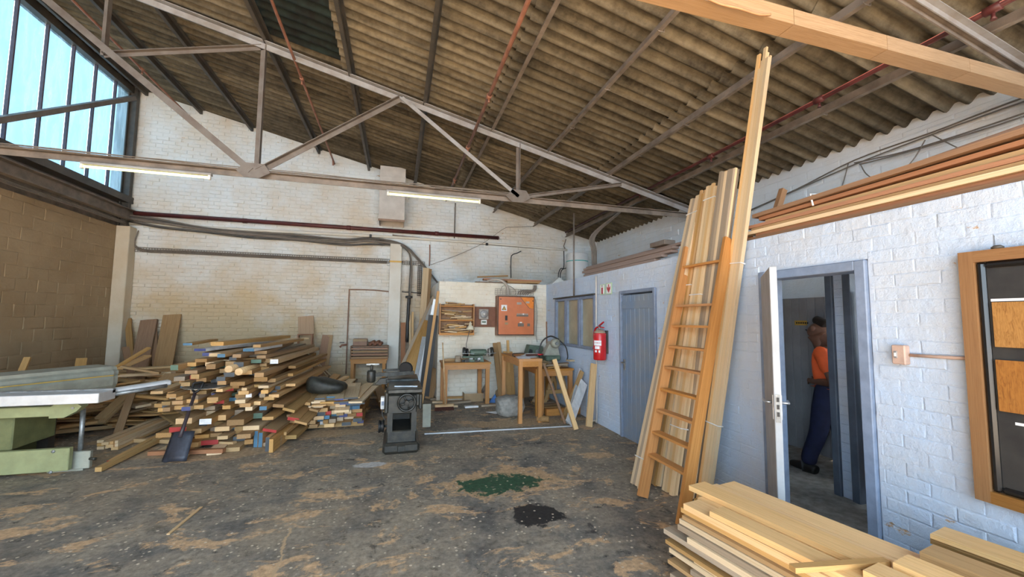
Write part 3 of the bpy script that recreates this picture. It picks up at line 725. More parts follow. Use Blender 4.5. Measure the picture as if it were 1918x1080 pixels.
e0 = P(1124, 645, 'x', XP-.12); ey = e0.y; r = .098
t = thing('fire_extinguisher', 'red fire extinguisher with white labels hung beside the grey-blue window', 'extinguisher', (XP-.12, ey, 1.0)); cx = XP-.125; zb_ = P(1126, 674, 'x', cx).z; zt_ = P(1122, 619, 'x', cx).z
MB().lathe([(r*.93, 0), (r, .02), (r, zt_-zb_-.05), (r*.82, zt_-zb_-.015), (r*.45, zt_-zb_+.015)], (cx, ey, zb_), n=24).build('cylinder', 'red_paint', t)
MB().lathe([(r*1.004, zt_-zb_-.055), (r*.83, zt_-zb_-.012), (r*.47, zt_-zb_+.018), (.02, zt_-zb_+.02)], (cx, ey, zb_), n=24).build('shoulder', 'grey_wood', t)
MB().tube([(cx, ey, zt_), (cx, ey, zt_+.075)], .02, 10).build('valve', 'dull_steel', t)
MB().bar((cx, ey+.03, zt_+.07), (cx, ey-.12, zt_+.135), .02, .018).build('lever', 'red_paint', t)
MB().bar((cx, ey+.03, zt_+.06), (cx, ey-.13, zt_+.05), .02, .016).build('carry_handle', 'red_paint', t)
MB().tube(smoothpath([(cx, ey+.02, zt_+.05), (cx-.01, ey+.10, zt_+.04), (cx-.02, ey+.155, zt_-.06), (cx-.03, ey+.13, zt_-.2), (cx-.06, ey+.095, zt_-.28)]), .013, 8).build('hose', 'red_paint', t)
hh = zt_-zb_
def lab(a0, a1, z0_, z1_, mat):
    n_ = 6; vs_ = []
    for z in (z0_, z1_):
        for k in range(n_+1):
            a = a0+(a1-a0)*k/n_; vs_.append((cx+math.cos(a)*(r+.0015), ey+math.sin(a)*(r+.0015), zb_+z*hh))
    MB().add(vs_, [(k, k+1, n_+2+k, n_+1+k) for k in range(n_)]).build('label_sticker', mat, t)
pi = math.pi
lab(pi*1.02, pi*1.42, .50, .67, 'paper'); lab(pi*1.08, pi*1.33, .38, .48, 'paper'); lab(pi*.70, pi*.9, .40, .72, 'paper'); lab(pi*1.08, pi*1.2, .27, .34, 'paper'); lab(pi*1.28, pi*1.36, .26, .34, 'paper')
lab(pi*1.04, pi*1.40, .58, .60, 'sign_red')
MB().box((XP-.02, ey-.02, (zb_+zt_)/2+.05), (.03, .06, .35)).build('bracket', 'steel_dark', t)
# conduits on the partition
y_ = P(1117, 640, 'x', XP-.03).y
tag(MB().tube(smoothpath([(XP-.03, y_, 2.36), (XP-.03, y_, 1.2), (XP-.03, y_, .12), (XP-.05, y_+.02, .05), (XP-.14, y_+.06, .035)], 5), .014, 8).build('conduit', 'duct_paint'), 'white conduit running down the partition behind the fire extinguisher', 'conduit')
y_ = P(1075, 545, 'x', XP-.03).y; a = P(1072, 385, 'x', XP-.03)
tag(MB().tube([(XP-.03, y_, 2.07), (XP-.03, y_, 3.62)], .016, 8).build('conduit', 'steel_grey'), 'thin grey conduit rising from the grey-blue window to the roof', 'conduit')
# socket box
a, b = P(1675, 645, 'x', XP-.02), P(1706, 683, 'x', XP-.02)
t = thing('switch_box', 'pinkish wall switch box beside the open doorway', 'switch', ((XP-.03), (a.y+b.y)/2, b.z))
sy, sz = (a.y+b.y)/2, (a.z+b.z)/2; sw, sh = abs(a.y-b.y)*.9, abs(a.z-b.z)
MB().box((XP-.035, sy, sz), (.05, sw, sh), ch=.006).build('box', 'socket_pink', t)
MB().box((XP-.062, sy+.012, sz), (.008, .018, .045), ch=.002).build('rocker_plate', 'steel_pale', t)
MB().box((XP-.069, sy+.012, sz), (.010, .010, .022), ch=.002).build('rocker', 'white_plastic', t)
tag(MB().tube([(XP-.02, sy-sw/2-.002, sz-.0), (XP-.02, 1.52, sz+.005)], .010, 8).build('conduit', 'socket_pink'), 'short painted conduit between switch box and sample board', 'conduit')
# sample board
by0, by1, bz0, bz1 = .62, 1.50, .70, 2.05
t = thing('sample_board', 'black display board in an oak frame holding wood samples', 'display board', (XP-.04, (by0+by1)/2, bz0))
fx = XP-.045; fw_ = .062
MB().box((XP-.028, (by0+by1)/2, (bz0+bz1)/2), (.015, by1-by0-.04, bz1-bz0-.04)).build('backing', 'black_board', t)
for y in (by0+fw_/2, by1-fw_/2): board('frame_rail', (fx, y, bz0), (fx, y, bz1), fw_, .05, 'frame_wood', t, up=(1, 0, 0))
for z in (bz0+fw_/2, bz1-fw_/2): board('frame_rail', (fx, by0+fw_, z), (fx, by1-fw_, z), .05, fw_, 'frame_wood', t)
g = .035
for y in (by0+fw_+g/2, by1-fw_-g/2): MB().box((fx+.006, y, (bz0+bz1)/2), (.036, g, bz1-bz0-2*fw_), ch=.012).build('inner_moulding', 'black_gloss', t)
for z in (bz0+fw_+g/2, bz1-fw_-g/2): MB().box((fx+.006, (by0+by1)/2, z), (.036, by1-by0-2*fw_-2*g, g), ch=.012).build('inner_moulding', 'black_gloss', t)
for u0, v0, v1, m_, lb in ((1860, 566, 649, 'sample_stripe', 'striped pale wood sample fixed to the black board'), (1867, 673, 768, 'sample_amber', 'amber burr wood sample fixed to the black board')):
    a, b = P(u0, v0, 'x', fx+.01), P(u0+5, v1, 'x', fx+.01); c = V((XP-.03-.016, a.y-.085, (a.z+b.z)/2))
    tag(board('wood_sample', c+V((0, 0, -(a.z-b.z)/2)), c+V((0, 0, (a.z-b.z)/2)), .165, .015, m_, up=(1, 0, 0)), lb, 'wood sample')
for u0, v0, ln_ in ((1856, 562, .17), (1902, 793, .15)):
    a = P(u0, v0, 'x', XP-.037); tag(MB().box((XP-.0375, a.y-ln_/2, a.z), (.002, ln_, .014)).build('label_strip', 'paper'),
    'white paper strip above the striped wood sample' if v0 < 600 else 'white paper strip below the amber wood sample', 'label')
a = P(1865, 461, 'x', XP-.06)
tag(MB().lathe([(.02, 0), (.024, .004), (.024, .012), (.018, .016), (.014, .02)], (XP-.045, a.y, bz1+.001), n=16).build('metal_puck', 'steel_dark'), 'small dark metal puck on top of the sample board frame', 'puck')

# ------------------------------------------------------------------ ladder and leaning laths
def lean(u, v, xf, k):
    "point seen at u,v on the leaning plane x = xf + k z"
    d = _fw*F + _rt*(u-959) + _up*(540-v); s = (xf + k*EYE.z - EYE.x)/(d.x - k*d.z); return EYE + d*s
def bundle(foot, top, nx, nz, w, t_, mats, k, label, ties=(), jit=.04, dx=0, w_sp=1.0):
    fz = P(foot[0], foot[1], 'z', 0); k = (XP-.035-nz*t_*1.12-fz.x)/HP; T_ = lean(top[0], top[1], fz.x, k); F_ = fz+V((dx, 0, 0)); T_ = T_+V((dx, 0, 0))
    d = (T_-F_).normalized(); c = V((0, -1, 0)); c = (c-d*c.dot(d)).normalized(); nn = d.cross(c)
    if nn.x < 0: nn = -nn
    th_ = thing('lath_bundle', label, 'laths', F_)
    Ln = (T_-F_).length
    for i in range(nx):
        for j in range(nz):
            o_ = c*((i-(nx-1)/2)*w*1.03) + nn*(j*t_*1.05)
            s0 = rnd.uniform(0, .02); s1 = Ln+rnd.uniform(-jit, jit*.6)
            a_, b_ = F_+o_+d*s0, F_+o_*w_sp+d*s1
            if a_.z < .004: a_ = a_ + d*((.006-a_.z)/d.z)
            lo = min(0, -abs(c.z)*w/2-abs(nn.z)*t_/2)
            a_ = a_ - d*(lo/d.z)
            board('lath', a_, b_, w, t_, rnd.choice(mats), th_, up=nn)
    for f in ties:
        q = F_+d*(Ln*f); hw, ht = nx*w*1.03/2+.006, t_*1.05*nz
        ring = [q+c*hw-nn*(t_/2+.006), q-c*hw-nn*(t_/2+.006), q-c*hw+nn*(ht-t_/2+.006), q+c*hw+nn*(ht-t_/2+.006), q+c*hw-nn*(t_/2+.006)]
        MB().tube(ring, .0055, 5, smooth=False).build('zip_tie', 'zip_white', th_)
    return th_
KB = .40
bundle((1190, 913), (1305, 366), 4, 3, .040, .022, ['pine_pale', 'pine_pale', 'grey_wood', 'stick'], KB, 'pale lath bundle with white zip ties leaning beside the grey door', (.09, .93))
bundle((1227, 911), (1318, 358), 3, 2, .032, .022, ['pine_pale', 'pine', 'stick'], KB, 'narrow pine lath bundle leaning behind the upper left ladder rail', (.66,))
bundle((1250, 924), (1334, 346), 4, 3, .036, .022, ['pine_pale', 'pine_yellow', 'stick'], KB+.0, 'pine lath bundle behind the ladder rungs with a tie near its top', (.20, .62, .95))
bundle((1281, 928), (1362, 319), 5, 3, .036, .024, ['grey_wood', 'grey_wood', 'pine_pale', 'tan_board'], KB+.01, 'weathered grey-brown lath bundle leaning behind the right ladder rail', (), .02)
bundle((1315, 944), (1430, 104), 4, 2, .034, .020, ['pine_pale', 'pine_pale', 'pine_yellow'], KB-.0, 'very tall pale lath bundle reaching up to the roof', (.17, .52), .13)
# ladder
t = thing('ladder', 'orange-brown wooden ladder with nine flat rungs leaning on the lath bundles', 'ladder', P(1240, 936, 'z', 0))
KL = .33; fx0 = P(1208, 938, 'z', 0).x
rl = [(1285, 497), (1271, 572), (1265, 610), (1257, 650), (1250, 689), (1243, 732), (1235, 771), (1227, 812), (1219, 855)]
rr = [(1355, 492), (1341, 571), (1335, 612), (1327, 654), (1320, 697), (1313, 742), (1306, 787), (1298, 834), (1291, 882)]
Ls = [lean(u, v, fx0, KL) for u, v in rl]; Rs = [lean(u, v, fx0, KL) for u, v in rr]
zz = [(a.z+b.z)/2 for a, b in zip(Ls, Rs)]
def railfit(S):
    my = sum(p.y for p in S)/9; mz = sum(p.z for p in S)/9
    k_ = sum((p.y-my)*(p.z-mz) for p in S)/sum((p.z-mz)**2 for p in S); return lambda z: V((fx0+KL*z, my+k_*(z-mz), z))
fl_, fr_ = railfit(Ls), railfit(Rs)
nl = V((1, 0, -KL)).normalized(); rt_w = .10
ztop = lean(1300, 462, fx0, KL).z
for f_ in (fl_, fr_):
    s = -1 if f_ is fr_ else 1
    board('rail', f_(.018)+V((0, .018*s, 0)), f_(ztop)+V((0, .018*s, 0)), .034, rt_w, 'ladder_wood', t, up=nl)
for z in zz: board('rung', fl_(z), fr_(z), .085, .022, 'ladder_wood', t, up=(0, 0, 1))
# ------------------------------------------------------------------ stored timber on top of the partition
def strip(ul, vl, ur, vr, w, t_, mat, x, label, group=None, name='moulding_strip', cat='moulding', up=(0, 0, 1), xr=None):
    a, b = P(ul, vl, 'x', x), P(ur, vr, 'x', xr if xr is not None else x)
    return tag(board(name, a, b, w, t_, mat, up=up), label, cat, group)
ya, yb = P(1098, 510, 'x', XP+.06).y, P(1268, 478, 'x', XP+.06).y
plain('moulding_taupe', (.27, .215, .20), .6, 0, .1, 6)
for k, (dx, dz, l0, l1, w, h) in enumerate(((.03, .02, .0, .35, .10, .035), (.02, .057, -.05, .2, .09, .032), (.05, .092, .1, .05, .10, .034), (.03, .128, .02, .0, .09, .034), (.07, .163, .0, -.1, .08, .03))):
    tag(board('moulding_strip', (XP+dx+.03, ya+l0, HP+dz), (XP+dx+.03, yb+l1+.02, HP+dz), w, h, 'mould_wood'),
        'taupe moulding length stacked on the partition above the grey door', 'moulding', 'taupe mouldings over the grey door')
tag(MB().box((XP+.08, yb+.30, HP+.215), (.16, .30, .06), ch=.004).build('timber_block', 'steel_grey'), 'grey timber block on the end of the taupe mouldings', 'block')
# long brown boards toward the sample board
lays = [  # y far, y near, dx, z far, z near, w, t, mat
 (3.05, -.6, .03, .016, .016, .10, .03, 'brown_board'), (2.95, -.8, .05, .047, .047, .09, .028, 'meranti'), (3.10, -.5, .03, .078, .078, .10, .03, 'pine_pale'),
 (3.00, -.7, .06, .108, .108, .10, .027, 'pine'), (3.05, -.6, .05, .138, .138, .09, .028, 'meranti'),
 (2.90, -.6, .13, .172, .205, .12, .03, 'pine'), (2.95, -.6, .11, .205, .27, .12, .03, 'meranti'), (3.00, -.6, .09, .240, .34, .13, .034, 'brown_board')]
for li, (yf, yn, dx, zf, zn, w, h, mt) in enumerate(lays):
    tag(board('long_board', (XP+.05+dx, yf, HP+zf), (XP+.05+dx, yn, HP+zn), w, h, mt), '%s long board over the doorway, %s up from the partition top' % ({'brown_board': 'dark brown', 'meranti': 'reddish', 'pine': 'orange pine', 'pine_pale': 'pale'}[mt], nth(li+1)), 'board', 'long boards over the doorway')
for k in range(2):
    zf = .135+.125*k; tag(board('long_board', (XP+.30, 3.0-.1*k, HP+zf), (XP+.32, -.6, HP+zf+.245), .05, .17 if k == 0 else .05, 'brown_wide', up=(0, 0, 1)), 'broad brown board propped on edge along the partition top' if k == 0 else 'narrow brown batten lying on the propped broad board', 'board')
a = P(1538, 382, 'x', XP+.2)
tag(MB().tube([(XP+.085, a.y-.02, HP+.19), (XP+.085, a.y, HP+.29), (XP+.20, a.y, HP+.30), (XP+.26, a.y, HP+.31)], .008, 5).build('strap', 'zip_white'), 'white strap around the brown boards on the partition', 'strap')
a, b = P(1441, 410, 'x', XP+.35), P(1467, 355, 'x', XP+.5)
tag(board('short_stick', (a.x-.06, a.y, HP-.03), b, .06, .045, 'brown_board', up=(0, 1, 0)), 'short dark stick standing up from the brown board stack', 'stick')
a = P(1408, 413, 'x', XP+.3)
tag(MB().lathe([(.03, -.09), (.045, -.07), (.045, .07), (.03, .09)], (XP+.22, a.y, HP+.045), (0, 1, 0), 12).build('orange_bottle', 'orange_bright'), 'orange container lying behind the tall laths on the partition', 'container')
# ------------------------------------------------------------------ cables on the upper right wall
def cable(name, pts, r, mat, label, n=6, cat='cable'):
    return tag(MB().tube(smoothpath(pts, 5), r, n).build(name, mat), label, cat)
xw = XU-.03
for k, (pp, lb) in enumerate((([(1385, 402), (1490, 355), (1600, 300), (1745, 248), (1830, 215), (1918, 182)], 'upper cable of the bundle on the right wall under the eave'),
                              ([(1385, 404), (1500, 352), (1605, 306), (1740, 254), (1832, 220), (1918, 190)], 'lower cable of the bundle on the right wall under the eave'),
                              ([(1600, 305), (1690, 285), (1780, 258), (1850, 235), (1918, 212)], 'loose cable sagging below the bundle on the right wall'),
                              ([(1610, 308), (1680, 290), (1770, 264), (1850, 240), (1918, 218)], 'second loose cable sagging below the bundle on the right wall'))):
    cable('wall_cable', [P(u, v, 'x', xw-.02*k) for u, v in pp], .008, 'cable_grey', lb)
cable('drop_cable', [P(1733, 262, 'x', xw-.09), P(1710, 300, 'x', xw-.1), P(1685, 322, 'x', xw-.15), P(1662, 332, 'x', xw-.3)], .006, 'cable_grey', 'short cable dropping from the wall bundle to the boards')
cable('drop_cable', [P(1745, 252, 'x', xw-.09), P(1770, 265, 'x', xw-.1), P(1800, 280, 'x', xw-.1)], .006, 'cable_grey', 'short cable end hanging off the wall bundle')
cable('drop_cable', [P(1612, 308, 'x', xw-.09), P(1622, 325, 'x', xw-.1), P(1640, 338, 'x', xw-.15)], .006, 'cable_grey', 'thin looped cable end below the wall bundle')
cable('drop_cable', [P(1589, 306, 'x', xw), P(1580, 340, 'x', xw+.01), P(1572, 362, 'x', xw+.01)], .006, 'cable_grey', 'thin straight cable dropping behind the propped board')
# ------------------------------------------------------------------ plank stack in the foreground
ZP = .55
pl = V((.14, -.81, 0)).normalized(); pc = V((-pl.y, pl.x, 0)) * -1   # along the planks toward the camera; across to the left
if pc.x > 0: pc = -pc
pr_ = -pc                                                           # across to the right
c0 = P(1275, 940, 'z', ZP)                                          # far left top corner
rr_ = random.Random(11)
def plank(off, start, length, z, w, t_, mat, label, group, yaw=0):
    d = (pl + pr_*yaw).normalized()
    a = c0 + pr_*(off+w/2) + pl*start; a.z = z
    tag(board('plank', a, a+d*length, w, t_, mat), label, 'plank', group)
gp = 'planks of the low stack beside the doorway'
z = ZP-.0175; tk = .034
tops = [(.00, .02, .135), (.145, .0, .15), (.30, -.10, .15), (.455, -.08, .145)]
# layers under the top
zz_ = ZP-tk; lay = 0
side = ['pine_pale', 'grey_wood', 'pine', 'grey_wood', 'pine_pale', 'oak', 'grey_wood', 'pine', 'grey_wood', 'pine_pale', 'grey_wood', 'pine', 'grey_wood', 'pine', 'grey_wood']
while zz_ > .05:
    th_ = min(rr_.choice((.024, .03, .034)), zz_-.012); off = rr_.uniform(-.05, .02); pos = 1
    while off < .58:
        w = rr_.choice((.12, .14, .15, .17))
        plank(off, rr_.uniform(-.10, .10), 2.6, zz_-th_/2, w, th_-.002, side[(lay+rr_.randrange(3)) % len(side)],
              'rough plank in the low stack, %s layer down, %s from the hall side' % (nth(lay+2), nth(pos)), gp); pos += 1
        off += w+.006
    zz_ -= th_; lay += 1
names = ['yellow pine plank on top of the low stack, outermost on the hall side', 'yellow pine plank on top of the low stack, second from the hall side',
         'pine plank on top of the low stack, second from the doorway', 'pine plank on top of the low stack, nearest the doorway']
for (off, st, w), nm in zip(tops, names): plank(off, st, 2.5, ZP-tk/2+.001, w, tk, 'pine_yellow', nm, None)
plank(.0, .20, 2.4, ZP+.018, .115, .030, 'pine_yellow', 'raised yellow plank lying over the outer edge of the low stack', None, .02)
plank(.185, -.10, 2.5, ZP+.018, .15, .030, 'pine_yellow', 'raised yellow plank set back over the middle of the low stack', None, .01)
a, b = P(1484, 1064, 'z', ZP+.045), P(1662, 1052, 'z', ZP+.045)
tag(board('batten', a, b, .035, .022, 'pine', up=(0, 0, 1)), 'short batten laid across the planks of the low stack', 'batten')
# nearer raised stack to the right
def plank2(u, v, z, w, t_, length, mat, label, bear=True):
    a = P(u, v, 'z', z); a = a + pr_*(w/2); a.z = z-t_/2
    tag(board('plank', a, a+pl*length, w, t_, mat), label, 'plank', 'upper planks on the low stack')
ZQ = ZP+.10
plank2(1616, 1067, ZP+.064, .13, .028, 1.3, 'pine_yellow', 'short yellow plank nearest the batten on the low stack')
plank2(1672, 1052, ZP+.075, .14, .040, 1.3, 'pine_yellow', 'thick yellow plank second from the batten on the low stack')
plank2(1722, 1032, ZP+.06, .14, .040, 1.3, 'pine', 'orange pine plank between the two thick yellow planks')
g0 = P(1742, 999, 'z', ZP+.03)
for k in range(3): plank2(1742, 999+k*5.0, ZP+.03-.024*k, .17, .022, 1.4, 'pine_yellow' if k == 0 else 'pine', ['top yellow plank of the short pile by the painted wall', 'middle plank of the short pile by the painted wall', 'bottom plank of the short pile by the painted wall'][k])
# bearers below the wall-side pile
x_ = g0.x
for k, (dy, zt) in enumerate(((-.2, ZP-.05), (-1.0, ZP-.05))):
    p_ = g0+pl*(-dy); MBp = MB().box((p_.x+.06, p_.y, zt/2), (.14, .10, zt-.002)).build('support_block', 'grey_wood')
    tag(MBp, 'rough timber block holding up the short plank pile by the wall', 'block', 'support blocks')
# ------------------------------------------------------------------ the person in the washroom
XM = 4.50
def q(u, v, dx=0):
    p = P(u, v, 'x', XM); return V((XM+dx, p.y, p.z))
def skinmesh(name, chains, mat, parent=None, sub=2, root=0):
    "chains: lists of (point, radius); equal points are welded"
    vs, es, rs = [], [], []
    def idx(p, r):
        for i, w in enumerate(vs):
            if (w-p).length < 1e-5: return i
        vs.append(p); rs.append(r); return len(vs)-1
    for ch in chains:
        last = None
        for p, r in ch:
            i = idx(V(p), r)
            if last is not None and last != i: es.append((last, i))
            last = i
    me = bpy.data.meshes.new(name); me.from_pydata(vs, es, []); me.update(); me.materials.append(M_[mat])
    o = put(name, me, Matrix.Identity(4), parent)
    md = o.modifiers.new('Skin', 'SKIN'); md.use_smooth_shade = True
    sv = me.skin_vertices[0].data
    for i, r in enumerate(rs):
        sv[i].radius = (r, r) if not isinstance(r, tuple) else r; sv[i].use_root = (i == root)
    s2 = o.modifiers.new('Sub', 'SUBSURF'); s2.levels = sub; s2.render_levels = sub
    return o
pel = q(1556, 738); pel.z = .93
chest = q(1557, 668); belly = q(1555, 705); neck = q(1556, 640); hb = q(1546, 628); hc = q(1531, 614); crown = q(1529, 606)
kneeL, ankL = q(1545, 810, -.09), q(1527, 866, -.09)
kneeR, ankR = q(1563, 815, .09), q(1574, 876, .09); ankR.y -= .12
ankL.z = .11; ankR.z = .11
hipL, hipR = pel+V((-.09, 0, -.03)), pel+V((.09, 0, -.03))
shL, shR = chest+V((-.17, -.02, .06)), chest+V((.17, -.02, .06))
elL, elR = chest+V((-.22, -.17, -.25)), chest+V((.22, -.17, -.25))
haL = q(1530, 713, -.07); haR = haL+V((.12, .0, .0)); wrL = haL+V((-.05, -.10, .01)); wrR = haR+V((.05, -.10, .01))
fd = V((0, .84, -.54)); hu = V((0, .54, .84))                       # the way the face looks, and the top of the head
body = skinmesh('person', [
    [(pel, .085), (belly, .085), (chest, .10), (neck, .064), (hb, .082), (hc, .122), (hc+hu*.060, .104)],
    [(hc, .122), (hc+fd*.025-hu*.080, .080)], [(hc, .122), (hc-fd*.060+hu*.010, .102)],
    [(pel, .085), (hipL, .08), (kneeL, .055), (ankL, .040)], [(pel, .085), (hipR, .08), (kneeR, .055), (ankR, .040)],
    [(chest, .10), (shL, .055), (elL, .047), (wrL, .036), (haL, (.024, .038))], [(chest, .10), (shR, .055), (elR, .047), (wrR, .036), (haR, (.024, .038))],
    ] + [[(h_, (.024, .038)), (h_+V((dx, .045, .022-.014*k)), .0098), (h_+V((dx*1.6, .062+.004*(k == 1), .012-.014*k)), .009), (h_+V((dx*2.2, .060, -.006-.012*k)), .008)] for h_, dx in ((haL, .012), (haR, -.012)) for k in range(4)]
      + [[(h_, (.024, .038)), (h_+V((dx, .0, .040)), .011), (h_+V((dx*2, .03, .045)), .009)] for h_, dx in ((haL, .018), (haR, -.018))],
    'skin')
tag(body, 'person in orange shirt and navy trousers looking down at their hands', 'person')
skinmesh('shirt', [[(pel+V((0, .0, .02)), .128), (belly, .138), (chest, .132), (chest+V((0, 0, .075)), .10), (neck+V((0, -.01, -.03)), .072)], [(chest, .132), (shL, .080), (shL+(elL-shL)*.75, .070)], [(chest, .132), (shR, .080), (shR+(elR-shR)*.75, .070)]], 'shirt_orange', body, root=1)
skinmesh('trousers', [[(pel+V((0, 0, .17)), .118), (pel+V((0, 0, .08)), .120), (pel, .125)], [(pel, .125), (hipL, .11), (kneeL, .088), (ankL+V((0, 0, .06)), .078), (ankL+V((0, 0, -.03)), .080)], [(pel, .125), (hipR, .11), (kneeR, .088), (ankR+V((0, 0, .06)), .078), (ankR+V((0, 0, -.03)), .080)]], 'trousers_navy', body, root=2)
for an in (ankL, ankR):
    x, y = an.x, an.y
    skinmesh('shoe', [[(V((x, y-.085, .048)), .044), (V((x, y-.02, .062)), .060), (V((x, y+.09, .05)), .050), (V((x, y+.19, .042)), .040), (V((x, y+.225, .036)), .028)]], 'shoe', body, root=1)
skinmesh('hair', [[(hc-fd*.105-hu*.025, .050), (hc-fd*.092+hu*.035, .058), (hc-fd*.045+hu*.072, .052), (hc-fd*.005+hu*.086, .036)]], 'hair', body, root=1)
MB().lathe([(.016, -.02), (.015, .0), (.010, .010), (.002, .015)], hc+fd*.088-hu*.012, (fd-hu*.6), 10).build('nose', 'skin', body)
for dx in (-1, 1):
    MB().lathe([(.012, -.010), (.032, 0), (.026, .010), (.008, .014)], hc+V((dx*.094, 0, 0))-fd*.012-hu*.012, (dx, -.25, 0), 10).build('ear', 'skin', body)
    MB().lathe([(.002, -.004), (.011, 0), (.002, .006)], hc+V((dx*.036, 0, 0))+fd*.096+hu*.012, fd, 8).build('eye', 'black', body)
    MB().bar(hc+V((dx*.018, 0, 0))+fd*.100+hu*.030, hc+V((dx*.055, 0, 0))+fd*.088+hu*.030, .012, .008).build('eyebrow', 'hair', body)
MB().bar(hc+V((-.024, 0, 0))+fd*.093-hu*.060, hc+V((.024, 0, 0))+fd*.093-hu*.060, .012, .008).build('mouth', 'hair', body)
# ------------------------------------------------------------------ low block wall and its benches
yw = YF-.022
# shelf with offcuts
a, b = P(824, 568, 'y', yw-.2), P(888, 626, 'y', yw-.2); sx0, sx1, sz0, sz1, sdp = a.x, b.x, b.z, a.z, .20
t = thing('wall_shelf', 'small orange pine wall shelf crammed with offcuts', 'shelf', ((sx0+sx1)/2, yw-sdp/2, sz0))
for x in (sx0+.01, sx1-.01): board('side', (x, yw-sdp/2, sz0), (x, yw-sdp/2, sz1), sdp, .02, 'bench_wood', t, up=(1, 0, 0))
zs = [sz0+.012, sz0+(sz1-sz0)*.46, sz1-.05]
for z in zs: board('shelf_board', (sx0+.021, yw-sdp/2, z), (sx1-.021, yw-sdp/2, z), sdp-.012, .02, 'bench_wood', t)
board('back_panel', (sx0+.021, yw-.004, (sz0+sz1)/2), (sx1-.021, yw-.004, (sz0+sz1)/2), .006, sz1-sz0-.01, 'brown_board', t)
board('lip', (sx0+.0, yw-sdp-.008, sz0+.01), (sx1, yw-sdp-.008, sz0+.01), .014, .045, 'bench_wood', t)
rs = random.Random(5)
def offcuts(n, x0, x1, y0_, y1_, z0, z1, mats, label, group, lmin=.12, lmax=.34, w=(.035, .06), th=(.016, .026), tilt=.35):
    z = z0; k = 0
    while k < n:
        # a course of pieces side by side, ends toward the hall
        t_ = rs.uniform(*th); 
        yy = y0_
        while yy < y1_-.03 and k < n:
            w_ = rs.uniform(*w); ln_ = min(rs.uniform(lmin, lmax), (x1-x0)*.9); cx_ = rs.uniform(x0+ln_/2, x1-ln_/2); an = rs.uniform(-tilt, tilt)
            d = V((math.cos(an), math.sin(an)*.5, rs.uniform(-.10, .10))).normalized()
            c_ = V((cx_, yy+w_/2, z+t_/2+.004+abs(d.z)*ln_/2))
            tag(board('offcut', c_-d*ln_/2, c_+d*ln_/2, w_*.9, t_, rs.choice(mats)), label, 'offcut', group); k += 1; yy += w_+.004
        z += t_+.008
        if z > z1: break
wmix = ['pine', 'oak', 'pine_pale', 'grey_wood', 'tan_board', 'dusty_wood', 'brown_board']
offcuts(45, sx0+.03, sx1-.03, yw-sdp+.005, yw-.02, zs[0]+.012, zs[1]-.07, wmix, 'wood offcut crammed into the bottom bay of the wall shelf', 'offcuts in the bottom bay')
offcuts(30, sx0+.03, sx1-.03, yw-sdp+.005, yw-.02, zs[1]+.012, zs[2]-.09, wmix, 'wood offcut lying in the upper bay of the wall shelf', 'offcuts in the upper bay')
offcuts(12, sx0+.03, sx1-.03, yw-sdp+.01, yw-.02, zs[2]+.012, sz1+.02, wmix, 'wood offcut lying on top of the wall shelf', 'offcuts on the shelf top')
# meter board, bell
a, b = P(888, 574, 'y', yw), P(931, 612, 'y', yw)
t = thing('meter_board', 'dark brown board carrying a round white alarm bell', 'board', ((a.x+b.x)/2, yw, b.z))
MB().box(((a.x+b.x)/2, yw-.012, (a.z+b.z)/2), (b.x-a.x-.01, .022, a.z-b.z), ch=.003).build('backboard', 'brown_panel', t)
c = P(906, 589, 'y', yw-.05); bl = MB().box((c.x, yw-.045, c.z+.01), (.20, .045, .21), ch=.008).build('bell_base', 'cable_pale', t)
MB().lathe([(.088, 0), (.085, .018), (.05, .03), (.015, .033)], (c.x, yw-.068, c.z+.012), (0, -1, 0), 20).build('bell_gong', 'steel_pale', bl)
MB().lathe([(.03, .0), (.026, .008), (.01, .010)], (c.x, yw-.101, c.z+.012), (0, -1, 0), 12).build('bell_boss', 'duct_paint', bl)
sb_ = MB().box((c.x+.005, yw-.045, c.z-.155), (.125, .045, .10), ch=.006).build('switch_unit', 'white_plastic', t)
MB().box((c.x+.005, yw-.069, c.z-.15), (.08, .004, .035)).build('switch_window', 'grinder_green', sb_)
# electrical cabinet
a, b = P(932, 553, 'y', yw-.2), P(1001, 628, 'y', yw-.2); ex0, ex1, ez0, ez1, ed = a.x, b.x, b.z, a.z, .20
t = thing('electrical_cabinet', 'orange electrical cabinet under dusty plastic with a warning triangle', 'cabinet', ((ex0+ex1)/2, yw-ed/2, ez0))
MB().box(((ex0+ex1)/2, yw-ed/2, (ez0+ez1)/2), (ex1-ex0, ed, ez1-ez0), ch=.005).build('cabinet_body', 'cabinet_brown', t)
dy = yw-ed
MB().box(((ex0+ex1)/2, dy-.003, (ez0+ez1)/2), (ex1-ex0-.02, .006, ez1-ez0-.02)).build('door_gasket', 'black', t)
dr_ = MB().box(((ex0+ex1)/2, dy-.012, (ez0+ez1)/2), (ex1-ex0-.045, .016, ez1-ez0-.045), ch=.004).build('door', 'orange_panel', t)
W_, H_ = ex1-ex0, ez1-ez0
def onp(fx_, fz_, w, h, mat, nm, par, dp=.004, off=.022): return MB().box((ex0+W_*fx_, dy-off, ez1-H_*fz_), (w, dp, h)).build(nm, mat, par)
MB().prism([(ex0+W_*.60, dy-.0225, ez1-H_*.03), (ex1-.03, dy-.0225, ez1-H_*.03), (ex1-.03, dy-.0225, ez1-H_*.33), (ex0+W_*.84, dy-.0225, ez1-H_*.30)], (0, .003, 0)).build('uncovered_corner', 'orange_bright', dr_)
MB().bar((ex0+W_*.60, dy-.024, ez1-H_*.035), (ex0+W_*.84, dy-.024, ez1-H_*.30), .005, .018, (0, 1, 0)).build('plastic_edge', 'cable_grey', dr_)
MB().bar((ex0+W_*.84, dy-.024, ez1-H_*.31), (ex1-.03, dy-.024, ez1-H_*.325), .005, .014, (0, 1, 0)).build('plastic_edge', 'cable_grey', dr_)
